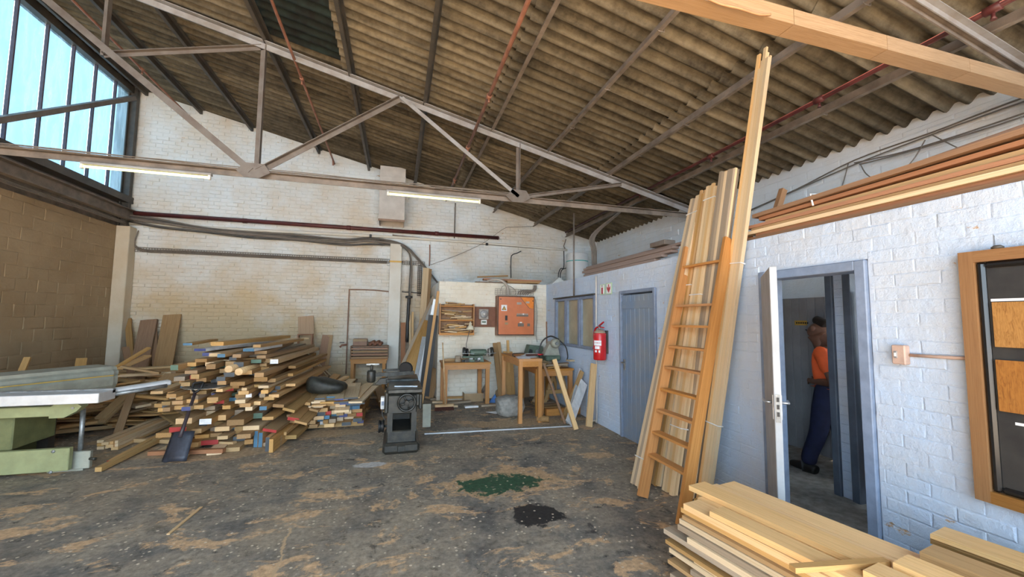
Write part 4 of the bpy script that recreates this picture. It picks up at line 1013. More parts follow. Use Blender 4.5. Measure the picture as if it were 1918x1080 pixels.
s_ = onp(.17, .31, .12, .125, 'zip_white', 'warning_label', dr_)
cx_, cz_ = ex0+W_*.17, ez1-H_*.31
MB().prism([(cx_-.05, dy-.0255, cz_-.045), (cx_+.05, dy-.0255, cz_-.045), (cx_, dy-.0255, cz_+.045)], (0, .002, 0)).build('triangle_border', 'black', s_)
MB().prism([(cx_-.034, dy-.0275, cz_-.036), (cx_+.034, dy-.0275, cz_-.036), (cx_, dy-.0275, cz_+.026)], (0, .002, 0)).build('triangle_field', 'sign_yellow', s_)
MB().prism([(cx_+.002, dy-.0295, cz_+.012), (cx_-.012, dy-.0295, cz_-.012), (cx_-.001, dy-.0295, cz_-.010), (cx_-.006, dy-.0295, cz_-.032), (cx_+.010, dy-.0295, cz_-.004), (cx_, dy-.0295, cz_-.006)], (0, .002, 0)).build('bolt_symbol', 'black', s_)
onp(.23, .56, .05, .10, 'black', 'lock_plate', dr_); onp(.235, .70, .07, .045, 'cardboard', 'label_sticker', dr_)
for k in range(6): onp(.53+.052*k, .46, .034, .03, 'cable_pale' if k != 3 else 'zip_white', 'label_sticker', dr_)
onp(.66, .50, .26, .035, 'cable_grey', 'label_strip', dr_); onp(.62, .73, .13, .07, 'cable_grey', 'label_strip', dr_); onp(.83, .73, .06, .06, 'cable_grey', 'label_strip', dr_); onp(.62, .67, .05, .02, 'zip_white', 'label_sticker', dr_)
onp(.57, .19, .10, .05, 'cable_pale', 'label_sticker', dr_); onp(.80, .16, .08, .04, 'cable_pale', 'label_sticker', dr_)
for fx_, fz_ in ((.08, .09), (.94, .12)): MB().lathe([(.012, 0), (.012, .006)], (ex0+W_*fx_, dy-.02, ez1-H_*fz_), (0, -1, 0), 8).build('screw', 'black', dr_)
# wire cable tray on the wall above the cabinet
def basket(name, a, b, w, label, step=.05, upv=V((0, 0, 1)), wire=.003, mat='cable_pale', nlong=4, parent=None):
    a, b = V(a), V(b); d = b-a; n_ = max(2, int(d.length/step)); mb = MB()
    for k in range(nlong): mb.tube([a+upv*(w*k/(nlong-1)), b+upv*(w*k/(nlong-1))], wire, 4, smooth=False)
    for k in range(n_+1): mb.tube([a+d*k/n_, a+d*k/n_+upv*w], wire, 4, smooth=False)
    return tag(mb.build(name, mat, parent), label, 'cable tray' if not parent else None)
basket('wire_tray', (ex0-.02, yw-.05, ez1+.03), (ex1+.02, yw-.05, ez1+.03), .12, 'short wire cable tray above the orange cabinet', .055, wire=.004)
gc = V((ex0+W_*.30, yw-.12, ez1+.02))
cable('flexible_hose', [gc, gc+V((0, 0, .10)), gc+V((-.04, 0, .22)), gc+V((-.14, .02, .30)), gc+V((-.28, .04, .32)), gc+V((-.42, .10, .285))], .028, 'cable_pale', 'thick pale flexible conduit looping out of the orange cabinet', 10, 'conduit')
for k in range(6):
    x = ex0+W_*(.58+.055*k); g0_ = V((x, yw-.10, ez1)); top = V((ex1+.02+.012*k, yw-.08, ez1+.25))
    cable('cabinet_cable', [g0_, g0_+V((.005, 0, .06)), g0_+V((.06, .0, .12-.006*k)), V((top.x-.06, yw-.10, ez1+.14-.005*k)), V((top.x-.01, yw-.09, ez1+.18)), top], .009, 'cable_grey', 'grey cable curving out of the orange cabinet top to the ledge', 6)['group'] = 'cables above the orange cabinet'
    MB_ = MB().lathe([(.014, 0), (.014, .025), (.010, .03)], g0_+V((0, 0, -.002)), n=8).build('cable_gland', 'zip_white', t)
cable('thin_cable', [P(938, 545, 'y', yw-.03), P(941, 536, 'y', yw-.03), P(950, 534, 'y', yw-.03), P(962, 540, 'y', yw-.03), P(966, 548, 'y', yw-.05), P(964, 552, 'y', yw-.05)], .004, 'cable_dark', 'thin dark wire curling above the orange cabinet')
cable('thin_cable', [P(1003, 560, 'y', yw-.02), P(1006, 590, 'y', yw-.02), P(1004, 625, 'y', yw-.02), P(1006, 640, 'y', yw-.02)], .006, 'cable_pale', 'thin pale wire hanging beside the orange cabinet')
# things on the block roof
for k, (u0, v0, u1, v1, w, th_, mt, lb) in enumerate(((890, 527, 985, 527, .18, .03, 'brown_board', 'dark board flat on the block ledge'), (948, 523.5, 1008, 524, .22, .04, 'tan_board', 'thick tan board on the block ledge'), (905, 521, 1012, 519, .16, .035, 'meranti', 'reddish board topping the pile on the block ledge'), (893, 527, 950, 516, .06, .03, 'oak', 'slanted oak board on the block ledge pile'))):
    a, b = P(u0, v0, 'y', yw+.25), P(u1, v1, 'y', yw+.25); a.z = max(a.z, HP+.02); b.z = max(b.z, HP+.02)
    z_ = HP+.018+[0, .036, .076, .115][k]; a.z = z_; b.z = z_+(.0 if k < 3 else .05)
    if k == 3: a.y -= .05; b.y -= .05
    tag(board('ledge_board', a, b, w, th_, mt), lb, 'board')
a = P(1040, 530, 'y', yw+.3)
mb = MB(); mb.prism([(a.x-.18, yw+.1, HP+.0), (a.x+.22, yw+.1, HP+.0), (a.x+.20, yw+.1, HP+.03), (a.x+.02, yw+.1, HP+.19), (a.x-.16, yw+.1, HP+.03)], (0, .35, 0))
tag(mb.build('peaked_box', 'white_plastic'), 'white peaked box standing on the block corner by the tank', 'box')
tc = P(1081, 500, 'y', 9.3); tr_ = .27
t = thing('water_tank', 'white cylindrical tank with a teal stripe on the block roof', 'tank', (tc.x, 9.3, HP))
zt_ = P(1081, 474, 'y', 9.3).z; hs_ = zt_-HP
MB().lathe([(tr_*.97, 0), (tr_, .02), (tr_, hs_-.02), (tr_*.96, hs_), (.02, hs_+.02)], (tc.x, 9.3, HP-.018), n=32).build('tank_body', 'tank_white', t)
zs_ = P(1081, 490, 'y', 9.3).z-HP
MB().lathe([(tr_+.002, zs_-.012), (tr_+.006, zs_-.01), (tr_+.006, zs_+.01), (tr_+.002, zs_+.012)], (tc.x, 9.3, HP), n=32, cap=False).build('stripe', 'tank_teal', t)
cable('tank_cable', [P(1056, 470, 'y', 9.0), P(1056, 500, 'y', 9.0), P(1050, 503, 'y', 9.0), P(1046, 515, 'y', 9.0), P(1047, 543, 'y', 9.0)], .012, 'cable_dark', 'black cable loop beside the white tank')
cable('tank_cable', [P(1060, 502, 'y', 8.9), P(1052, 506, 'y', 8.9), P(1049, 520, 'y', 8.9), P(1051, 543, 'y', 8.9)], .012, 'cable_dark', 'second black cable loop beside the white tank')
for k in range(4):
    tag(MB().tube(smoothpath([(4.45+.02*k, 7.6, 3.98), (4.40+.018*k, 7.4+.02*k, 3.9), P(1108+2.5*k, 440, 'y', 7.4), P(1109+2.5*k, 470, 'y', 7.4), P(1110+2.3*k, 505, 'y', 7.4)], 5), .016, 6).build('riser_cable', 'cable_grey' if k % 2 else 'purlin_brown'), 'cable of the thick bundle rising from the partition to the eave', 'cable', 'riser cables')
# --- bench with grinder
def bench(name, label, x0, x1, y0_, y1_, zt, legs, mat='bench_wood', top_t=.035, apron=.09, lw=.06):
    t = thing(name, label, 'table', ((x0+x1)/2, (y0_+y1_)/2, 0))
    n_ = max(2, round((y1_-y0_)/.14)); dy_ = (y1_-y0_)/n_
    for k in range(n_): board('top_board', (x0, y0_+dy_*(k+.5), zt-top_t/2), (x1, y0_+dy_*(k+.5), zt-top_t/2), dy_-.003, top_t, mat, t)
    for y in (y0_+.02, y1_-.02): board('apron', (x0+.02, y, zt-top_t-apron/2-.001), (x1-.02, y, zt-top_t-apron/2-.001), .025, apron, mat, t)
    for x in (x0+.033, x1-.033): board('apron', (x, y0_+.034, zt-top_t-apron/2-.001), (x, y1_-.034, zt-top_t-apron/2-.001), .025, apron-.004, mat, t)
    for x, y in legs: board('leg', (x, y, .0), (x, y, zt-top_t-.002), lw, lw, mat, t, up=(0, 1, 0))
    return t
gx0, gx1 = P(829, 690, 'y', 7.62).x, P(920, 690, 'y', 7.62).x
gz = P(870, 679, 'y', 7.62).z
bench('grinder_bench', 'orange wooden bench carrying the green bench grinder', gx0, gx1, 7.62, 8.20, gz, [(gx0+.06, 7.68), (gx1-.06, 7.68), (gx0+.06, 8.14), (gx1-.12, 8.14)], lw=.075)
gm = P(890, 665, 'y', 7.85); gy = 7.85; zc = gz+.17
t = thing('bench_grinder', 'green double-ended bench grinder bolted to the wooden bench', 'grinder', (gm.x+.03, gy, gz))
x_ = gm.x+.06
MB().prism([(x_-.10, gy-.09, gz), (x_+.10, gy-.09, gz), (x_+.075, gy-.07, gz+.11), (x_-.075, gy-.07, gz+.11)], (0, .16, 0)).build('pedestal', 'grinder_green', t)
MB().lathe([(.03, -.17), (.062, -.15), (.066, -.10), (.066, .10), (.062, .15), (.03, .17)], (x_, gy, zc), (1, 0, 0), 18).build('motor', 'grinder_green', t)
for s in (-1, 1):
    MB().lathe([(.075, 0), (.08, .006), (.08, .028), (.075, .034)], (x_+s*.20, gy, zc), (s, 0, 0), 22).build('wheel', 'stone' if s > 0 else 'black', t)
    MB().lathe([(.088, 0), (.092, .01), (.092, .04), (.085, .05)], (x_+s*.25, gy+.02, zc+.01), (s, 0, 0), 18).build('guard', 'cast_iron', t)
    MB().bar((x_+s*.10, gy-.10, zc-.02), (x_+s*.33, gy-.10, zc-.005), .05, .008).build('tool_rest', 'dull_steel', t)
MB().lathe([(.028, 0), (.028, .004)], (x_, gy-.092, gz+.055), (0, -1, 0), 14).build('badge', 'zip_white', t)
t = thing('vice', 'small grey-green bench vice in front of the grinder', 'vice', (gx0+.58, 7.72, gz))
MB().box((gx0+.56, 7.74, gz+.025), (.12, .10, .05), ch=.01).build('vice_base', 'grinder_green', t)
MB().box((gx0+.55, 7.74, gz+.095), (.34, .07, .035), ch=.01).build('vice_jaw', 'grinder_green', t)
MB().box((gx0+.55, 7.74, gz+.064), (.07, .06, .028)).build('vice_neck', 'dull_steel', t)
MB().tube([(gx0+.66, 7.68, gz+.05), (gx0+.66, 7.58, gz+.05)], .012, 8).build('vice_screw', 'dull_steel', t)
tag(MB().lathe([(.055, 0), (.058, .01), (.058, .05), (.052, .055), (.052, .065), (.058, .07), (.058, .11), (.05, .12)], (gx0+.30, 7.75, gz+.001), n=18).build('paint_tin', 'grey_wood'), 'rusty tin standing on the grinder bench', 'tin')
for k, (dx, dy_, ln_, an, mt, lb) in enumerate(((.10, .36, .30, .1, 'pine', 'pine block at the back of the grinder bench'), (.30, .38, .25, -.2, 'oak', 'oak offcut leaning at the back of the grinder bench'), (.13, .47, .24, .0, 'pine_pale', 'pale offcut at the back of the grinder bench'), (.45, .10, .30, .05, 'steel_dark', 'dark steel bar lying on the grinder bench'), (.36, .22, .22, .6, 'dull_steel', 'bent steel rod lying on the grinder bench'))):
    c_ = V((gx0+dx+.12, 7.62+dy_, gz+.021)); d = V((math.cos(an), math.sin(an), 0))
    tag(board('bench_piece', c_-d*ln_/2, c_+d*ln_/2, .045, .04, mt), lb, 'offcut')
# desk lamp
lp = P(881, 610, 'y', 7.95); t = thing('desk_lamp', 'cream metal shade lamp on a thin arm above the grinder', 'lamp', (lp.x, 7.95, gz))
MB().lathe([(.045, 0), (.045, .02), (.012, .03)], (lp.x-.03, 8.12, gz+.001), n=14).build('base', 'steel_dark', t)
MB().tube([(lp.x-.03, 8.12, gz+.03), (lp.x-.05, 8.10, gz+.32), (lp.x+.02, 8.0, lp.z+.02)], .008, 6, smooth=False).build('arm', 'steel_grey', t)
MB().lathe([(.082, -.075), (.078, -.05), (.055, -.01), (.028, .015), (.026, .05), (.014, .065), (.012, .085)], lp, (-.0, .15, 1), 20, cap=False).build('lamp_shade', 'lamp_cream', t)
MB().lathe([(.002, -.02), (.025, -.03), (.028, -.045), (.015, -.065), (.002, -.07)], lp, (0, .15, 1), 12).build('bulb', 'zip_white', t)
# broom
bp = P(832, 768, 'z', .0)
t = thing('broom', 'long-handled wooden broom standing on its dark red bristles', 'broom', bp)
top_ = P(829, 641, 'y', bp.y+.10)
MB().tube([bp+V((.02, .0, .10)), top_], [.013, .012], 8).build('handle', 'stick', t)
MB().box(bp+V((0, 0, .085)), (.34, .08, .045), ch=.008).build('broom_head', 'stick', t)
mb = MB(); rb = random.Random(3)
for i in range(26):
    for j in range(5):
        x = -.155+.31*i/25; y = -.03+.06*j/4; mb.tube([bp+V((x, y, .065)), bp+V((x*1.06+rb.uniform(-.006, .006), y*1.2, .002))], .006, 4, smooth=False)
tag(mb.build('bristles', 'bristle', t), kind='stuff')
# under the bench
c_ = P(888, 752, 'z', .0); t = thing('cardboard_box', 'open torn cardboard box under the grinder bench', 'box', c_)
bx, by, bz = .38, .26, .16
for s, nm in ((-1, 'side_flap'), (1, 'side_flap')):
    MB().box(c_+V((s*bx/2, .15, bz/2)), (.006, by, bz)).build(nm, 'cardboard', t); MB().box(c_+V((0, .15+s*by/2, bz/2)), (bx, .006, bz)).build(nm, 'cardboard', t)
MB().box(c_+V((0, .15, .006)), (bx-.01, by-.01, .006)).build('bottom_panel', 'cardboard', t)
MB().box(c_+V((.23, .15, bz+.07)), (.006, by*.9, .17), Matrix.Rotation(.5, 3, 'Y')).build('open_flap', 'stone', t)
for k, (u, v, ln_, an, mt, z_, lb) in enumerate(((858, 758, .55, .25, 'grey_wood', .02, 'grey board on the floor under the grinder bench'), (852, 752, .35, -.1, 'oak', .06, 'oak offcut on the grey board under the bench'), (868, 745, .5, .1, 'pine', .10, 'pine offcut heaped under the grinder bench'), (880, 740, .45, .2, 'dusty_wood', .15, 'slanted dusty board on the heap under the bench'), (822, 757, .22, -.2, 'pine_pale', .02, 'pale block on the floor beside the broom'), (846, 765, .26, -.15, 'pine_pale', .02, 'pale board end lying behind the broom'), (830, 750, .5, .1, 'grey_wood', .02, 'weathered plank on the floor behind the broom'), (885, 765, .25, .05, 'paint_white', .008, 'white strip on the floor before the cardboard box'), (925, 762, .45, .05, 'grey_wood', .012, 'thin grey slat on the floor beside the blue scrap'))):
    p_ = P(u, v, 'z', 0); d = V((math.cos(an), math.sin(an), 0)); c_ = V((p_.x, p_.y+.12, z_+.004))
    tag(board('floor_offcut', c_-d*ln_/2, c_+d*ln_/2, .09, .035, mt), lb, 'offcut')
p_ = P(923, 754, 'z', 0); tag(MB().prism([(p_.x-.09, p_.y, .004), (p_.x+.10, p_.y-.03, .004), (p_.x+.05, p_.y+.04, .16)], (.02, .05, 0)).build('blue_plastic_scrap', 'blue_plastic'), 'crumpled blue plastic scrap by the grinder bench leg', 'scrap')
p_ = P(928, 772, 'z', 0); tag(MB().prism([(p_.x-.16, p_.y+.05, .003), (p_.x-.03, p_.y-.11, .003), (p_.x+.20, p_.y-.03, .003), (p_.x+.06, p_.y+.08, .003)], (0, 0, .003)).build('paper_sheet', 'paper'), 'white paper sheet lying on the concrete floor', 'paper')
p_ = P(940, 750, 'z', 0); tag(MB().lathe([(.09, 0), (.10, .04), (.085, .15), (.05, .19), (.02, .2)], p_+V((0, .2, 0)), n=12).build('burlap_lump', 'cardboard'), 'brown sack slumped against the block wall by the boards', 'sack')
# boards leaning on the block wall
for k, (u0, v0, u1, v1, w, th_, mt, lb) in enumerate(((942, 752, 930, 642, .16, .025, 'tan_board', 'tan board leaning on the block wall beside the grinder'), (948, 754, 934, 641, .07, .03, 'oak', 'narrow oak board leaning on the block wall'), (957, 752, 951, 658, .20, .018, 'pine', 'broad orange ply sheet leaning behind the paper table'), (955, 750, 951, 637, .05, .03, 'pine', 'square pine post standing behind the paper table'), (985, 744, 981, 668, .16, .02, 'tan_board', 'tan panel leaning on the block wall behind the paper table'), (1027, 735, 1025, 602, .05, .03, 'meranti', 'narrow reddish slat standing in the block corner'))):
    a = P(u0, v0, 'z', .015); a.y = min(a.y, YF-.14); b = P(u1, v1, 'y', YF-.05)
    a = P(u0, v0, 'y', a.y); a.z = .02; tag(board('leaning_board', a, b, w, th_, mt, up=(0, 1, 0)), lb, 'board')
# --- paper table
px0, px1, py0, py1 = 1.80, 2.36, 6.22, 7.30
tz = P(975, 672, 'y', 6.22).z
b_ = P(976, 795, 'z', 0)
px0 = P(972, 690, 'y', 6.2).x; px1 = P(1016, 690, 'y', 6.2).x
bench('paper_table', 'tall narrow wooden table with papers in front of the corner bench', px0, px1, 6.2, 7.35, tz, [(px0+.035, 6.235), (px1-.035, 6.235), (px0+.035, 7.3), (px1-.035, 7.3)], lw=.06)
rp = random.Random(9)
for k in range(5):
    c_ = V((px0+.13+.09*k, 6.4+.14*k+rp.uniform(-.04, .04), tz+.002+.0022*k)); an = rp.uniform(-.6, .6)
    tag(MB().box(c_, (.21, .297, .0015), Matrix.Rotation(an, 3, 'Z')).build('paper_sheet', 'paper'), 'white paper sheet spread on the narrow table', 'paper', 'papers on the narrow table')
c_ = V((px0+.33, 6.55, tz+.02))
t = thing('red_hand_tool', 'dark red hand tool lying on the papers', 'tool', c_)
MB().box(c_+V((0, 0, .012)), (.22, .06, .03), Matrix.Rotation(.25, 3, 'Z'), ch=.01).build('tool_body', 'bristle', t); MB().tube([c_+V((.1, .03, .012)), c_+V((.22, .05, .012))], .014, 8).build('tool_grip', 'red_paint', t)
tag(MB().tube(smoothpath([(px0+.02, 6.5, tz+.012), (px0+.06, 6.8, tz+.013), (px0+.2, 7.1, tz+.013), (px0+.42, 7.1, tz+.013)]), .008, 6).build('extension_lead', 'cable_dark'), 'black lead lying along the edge of the narrow table', 'cord')
tag(MB().lathe([(.045, -.10), (.05, -.09), (.05, .09), (.045, .10)], (px1+.02, 6.22, .052), (.9, -.4, 0), 14).build('wood_roller', 'oak'), 'short wooden roller lying by the narrow table foot', 'roller')
p_ = P(958, 783, 'z', 0)
sk = bpy.data.meshes.new('stone_block'); bm_ = bmesh.new(); bmesh.ops.create_icosphere(bm_, subdivisions=3, radius=1)
for v_ in bm_.verts:
    q_ = v_.co; s4 = (abs(q_.x)**4+abs(q_.y)**4+abs(q_.z)**4)**-.25; v_.co = V((q_.x*s4*.235, q_.y*s4*.19, q_.z*s4*.17))*(1+.05*math.sin(9*q_.x+4*q_.z)+.03*math.sin(17*q_.y))
for f_ in bm_.faces: f_.smooth = True
bm_.to_mesh(sk); bm_.free(); sk.materials.append(M_['stone'])
tag(put('stone_block', sk, Matrix.Translation((p_.x+.02, p_.y+.19, .165))), 'rounded grey stone lump on the floor beside the narrow table', 'stone')
# --- corner bench with machines
cx0, cx1, cy0, cy1 = P(1012, 690, 'y', 6.75).x, XP-.05, 6.75, 8.0
cz = P(1060, 690, 'y', 6.75).z
bench('corner_bench', 'wooden bench in the corner piled with offcuts under the window', cx0, cx1, cy0, cy1, cz, [(cx0+.04, cy0+.04), (cx1-.06, cy0+.04), (cx0+.04, cy1-.06), (cx1-.06, cy1-.06)], lw=.07)
offcuts(26, cx0+.05, cx1-.03, cy0+.02, cy0+.5, cz+.003, cz+.07, wmix, 'wood offcut scattered on the corner bench', 'offcuts on the corner bench', .15, .4, (.05, .10), (.022, .04), .5)
for u0, v0, u1, v1 in ((1064, 684, 1104, 676),): 
    a, b = P(u0, v0, 'y', cy0+.1), P(u1, v1, 'y', cy0+.2); a.z = b.z = cz+.13; tag(board('pale_board', a, b, .12, .025, 'pine_pale'), 'pale board lying on the offcuts of the corner bench', 'board')
# machine: belt grinder
mc = P(1030, 662, 'y', 7.25); t = thing('belt_sander', 'green-grey bench machine with a round hub on the corner bench', 'machine', (mc.x, 7.25, cz))
mz = cz+.10
MB().box((mc.x+.03, 7.25, mz+.05), (.30, .22, .10), ch=.02).build('machine_base', 'grinder_green', t)
MB().prism([(mc.x-.16, 7.15, mz+.10), (mc.x+.16, 7.15, mz+.10), (mc.x+.10, 7.15, mz+.34), (mc.x-.02, 7.15, mz+.36)], (0, .16, 0)).build('machine_column', 'alu_dusty', t)
MB().lathe([(.075, 0), (.085, .02), (.085, .10), (.06, .12), (.03, .13)], (mc.x+.04, 7.14, mz+.33), (0, -1, 0), 20).build('hub', 'alu_dusty', t)
MB().lathe([(.032, 0), (.032, .03)], (mc.x+.04, 7.01, mz+.33), (0, -1, 0), 14).build('hub_nut', 'dull_steel', t)
MB().tube(smoothpath([(mc.x+.12, 7.1, mz+.40), (mc.x-.06, 7.08, mz+.46), (mc.x-.22, 7.08, mz+.36), (mc.x-.28, 7.08, mz+.14), (mc.x-.25, 7.05, mz-.02)]), .014, 8).build('hose', 'cable_dark', t)
MB().tube(smoothpath([(mc.x+.14, 7.1, mz+.38), (mc.x+.26, 7.1, mz+.26), (mc.x+.30, 7.1, mz+.08), (mc.x+.28, 7.12, mz)]), .010, 8).build('hose', 'cable_dark', t)
mc = P(996, 650, 'y', 7.85); t = thing('green_motor_unit', 'dark green angular machine behind the papers', 'machine', (mc.x, 7.85, cz))
x0_ = mc.x; z0_ = cz
MB().prism([(x0_-.20, 7.75, z0_+.003), (x0_+.22, 7.75, z0_+.003), (x0_+.20, 7.75, z0_+.33), (x0_-.08, 7.75, z0_+.36), (x0_-.16, 7.75, z0_+.10)], (0, .2, 0)).build('machine_body', 'grinder_green', t)
MB().prism([(x0_-.14, 7.735, z0_+.06), (x0_-.02, 7.735, z0_+.06), (x0_-.02, 7.735, z0_+.26), (x0_-.08, 7.735, z0_+.28)], (0, .014, 0)).build('side_window', 'black', t)
MB().lathe([(.045, 0), (.045, .02)], (x0_+.09, 7.749, z0_+.22), (0, -1, 0), 14).build('knob', 'dull_steel', t)
# leaning sticks in front of the corner bench
for u0, v0, u1, v1, w, th_, mt, dyb, lb, nm in ((1079, 804, 1038, 673, .065, .05, 'stick', .36, 'pale square stick leaning crosswise on the corner bench', 'square_stick'), (1058, 793, 1018, 680, .035, .03, 'brown_board', .30, 'dark thin stick crossing in front of the corner bench', 'thin_stick'),
    (1103, 799, 1115, 681, .10, .035, 'stick', .24, 'pale board standing upright by the white conduit', 'pale_board'), (1054, 788, 1098, 695, .075, .035, 'pine', .25, 'brown board leaning toward the extinguisher wall', 'leaning_board'), (1066, 793, 1099, 715, .17, .02, 'paint_white', .35, 'paint-worn white board leaning by the corner bench', 'white_board'), (1062, 792, 1108, 690, .05, .02, 'alu', .45, 'thin metal-grey strip leaning behind the white board', 'metal_strip')):
    a = P(u0, v0, 'z', .03); b = P(u1, v1, 'y', min(a.y+dyb, 6.72)); b.x = min(b.x, XP-.08)
    tag(board(nm, a, b, w, th_, mt, up=(0, 1, .3)), lb, 'board')
# junk below the corner bench
offcuts(16, cx0+.1, cx1-.2, cy0+.05, cy1-.2, .005, .3, wmix+['steel_dark', 'cable_grey'], 'offcut lying on the floor below the corner bench', 'offcuts below the corner bench', .25, .6, (.07, .12), (.03, .05), .5)
tag(MB().bar((cx0+.05, cy0-.14, .06), (cx0+.75, cy0-.12, .06), .08, .115).build('floor_beam', 'bench_wood'), 'orange timber beam on the floor before the corner bench', 'beam')
for k, (x, y) in enumerate(((px1+.06, 6.62), (px1+.13, 6.60))): tag(board('stacked_post', (x, y, .002), (x, y+.02, tz-.22), .055, .06, 'bench_wood', up=(0, 1, 0)), ['upright orange post closest to the narrow table leg', 'upright orange post beside the corner bench leg'][k], 'post')
t = thing('trestle', 'green-brown trestle leg splayed under the corner bench', 'trestle', (cx0+.45, 7.3, 0))
for s, y in ((-1, 7.2), (1, 7.2), (-1, 7.7), (1, 7.7)): board('trestle_leg', (cx0+.5+s*.28, y, .01), (cx0+.5+s*.08, y, cz-.16), .06, .05, 'dusty_wood', t, up=(0, 1, 0))
board('trestle_rail', (cx0+.26, 7.15, .30), (cx0+.74, 7.15, .30), .03, .07, 'dusty_wood', t)
# ------------------------------------------------------------------ services on the gable wall
yb_ = YB-.06
def wp(u, v, d=.06): return P(u, v, 'y', YB-d)
rpw = thing('fire_main', 'dark red horizontal pipe across the white gable wall', 'pipe', (-1, yb_, 3.8))
MB().tube([(-5.45, YB-.16, 3.80), (2.5, YB-.10, 3.80)], .047, 12).build('pipe_run', 'red_pipe', rpw)
MB().lathe([(.05, 0), (.052, .03), (.03, .05)], (2.5, YB-.10, 3.80), (1, 0, 0), 12).build('end_cap', 'red_pipe', rpw)
for x in (-3.4, -1.2, .9): MB().lathe([(.047, -.05), (.056, -.045), (.056, .045), (.047, .05)], (x, YB-.13, 3.80), (1, 0, 0), 12).build('coupling', 'red_pipe', rpw)
cable('wall_pipe', [wp(240, 418, .05), wp(500, 432, .05), wp(720, 443, .05), wp(900, 455, .05), wp(1062, 468, .05)], .035, 'board_paint', 'cream painted pipe running below the red pipe on the gable wall', 10, 'pipe')
for k in range(6):
    j = lambda s: rnd.uniform(-s, s)
    pts = [wp(238+j(4), 402+2.4*k, .15), wp(300, 410+3*k+j(2), .16), wp(380, 424+2.0*k+j(2), .16), wp(470, 433+2*k+j(2), .16), wp(560, 440+2*k+j(2), .15), wp(640, 447+2*k+j(1.5), .15), wp(690, 445+2.2*k+j(2), .15), wp(735, 451+1.5*k, .16)]
    if k < 3: pts += [wp(762, 462+k, .2), wp(780, 480+k*2, .2), wp(800, 503+k*2, .2), wp(822, 532, .2)]
    else: pts += [wp(755, 457+k, .2), wp(768, 478, .2), wp(774-k, 505, .2), wp(772-k, 540, .2), wp(769-k*.5, 570, .2)]
    cable('service_cable', pts, .018+.006*(k % 2), ['cable_grey', 'steel_dark', 'cable_grey', 'cable_grey', 'steel_grey', 'steel_dark'][k], ['grey', 'black', 'thin grey', 'stout black', 'mid grey', 'dark'][k]+' service cable in the bundle below the red gable pipe')
cable('drop_hose', [wp(765, 555, .22), wp(766, 558, .22), wp(765, 575, .22), wp(762, 640, .22)], .04, 'cable_dark', 'thick black hose dropping beside the boxed column', 10, 'hose')
tag(MB().lathe([(.06, -.03), (.085, -.025), (.085, .025), (.06, .03)], wp(766, 556, .22), (0, 0, 1), 12).build('hose_clamp', 'steel_dark'), 'dark clamp ring on the thick black hose', 'clamp')
def tray(a, b, w, label):
    a, b = V(a), V(b); basket('cable_tray', a, b, w, label, .05, V((0, 0, 1)), .006, 'cable_grey', 3)
tray((-5.42, YB-.10, 2.99), (-.24, YB-.10, 2.99), .09, 'long wire cable tray across the brick gable wall')
tray((.08, YB-.10, 2.97), (.62, YB-.10, 2.97), .09, 'short wire cable tray right of the boxed column')
tag(MB().box((-.085, YB-.225, 3.02), (.29, .02, .04)).build('tray_strap', 'sign_yellow'), 'yellowish clip strap crossing the boxed column at tray height', 'strap')
for k in range(4): cable('tray_cable', [(-5.40, YB-.07, 3.45), (-5.38, YB-.07, 3.03+.014*k), (-4.5, YB-.08, 3.0+.018*k), (-2.5, YB-.08, 2.985+.018*k), (-.30, YB-.08, 2.985+.016*k)], .010, 'cable_grey', ['lowest', 'second', 'third', 'topmost'][k]+' cable lying in the long wire tray')
basket('cable_tray', (.46, YB-.10, 2.2), (.46, YB-.10, 2.95), .09, 'upright wire cable tray beside the tall pale planks', .05, V((1, 0, 0)), .007, 'steel_dark', 3)
cable('water_pipe', [wp(648, 700), wp(651, 620), wp(654, 548), wp(655, 543), wp(660, 542), wp(700, 543), wp(728, 546)], .014, 'cabinet_brown', 'brown water pipe turning down the gable wall above the drawer bench', 8, 'pipe')
cable('water_pipe', [wp(753, 546), wp(780, 548), wp(805, 549)], .014, 'steel_dark', 'short dark pipe behind the tall pale planks', 8, 'pipe')
t = thing('tap', 'small dark tap on the brown water pipe', 'tap', wp(640, 646, .1))
MB().tube([wp(650, 645, .08), wp(640, 646, .10), wp(637, 650, .12)], .022, 8).build('spout', 'copper_pipe', t); MB().bar(wp(636, 641, .1), wp(645, 641, .1), .03, .02).build('lever', 'steel_dark', t)
cable('thin_conduit', [wp(805, 458), wp(805, 480), wp(804, 498)], .014, 'copper_pipe', 'thin brown conduit dropping to the cable elbow', 8, 'conduit')
cable('thin_conduit', [wp(853, 380), wp(852, 410), wp(851, 446)], .014, 'steel_grey', 'thin grey conduit crossing the red gable pipe', 8, 'conduit')
cable('thin_wire', [wp(806, 496, .1), wp(860, 476, .15), wp(905, 455, .15), wp(944, 428, .1), wp(962, 425, .1), wp(1000, 424, .1)], .006, 'cable_grey', 'slack thin wire rising to the roof on the gable wall')
cable('wall_conduit', [wp(957, 520), wp(957, 485), wp(960, 477), wp(968, 474), wp(976, 470)], .013, 'cable_dark', 'dark conduit rising behind the block roof boards', 8, 'conduit')
cable('wall_conduit', [wp(735, 440), wp(850, 452), wp(960, 461), wp(1050, 467), wp(1056, 460), wp(1060, 448)], .014, 'purlin_brown', 'brown conduit along the gable wall bending up at the eave', 8, 'conduit')
tag(MB().box(wp(912, 457, .1), (.06, .06, .06), ch=.005).build('junction_box', 'black'), 'small black junction box on the gable wall', 'box')
tag(MB().box(wp(694, 443, .12), (.05, .08, .11), ch=.005).build('cable_bracket', 'black'), 'black bracket holding the cable bundle', 'bracket')
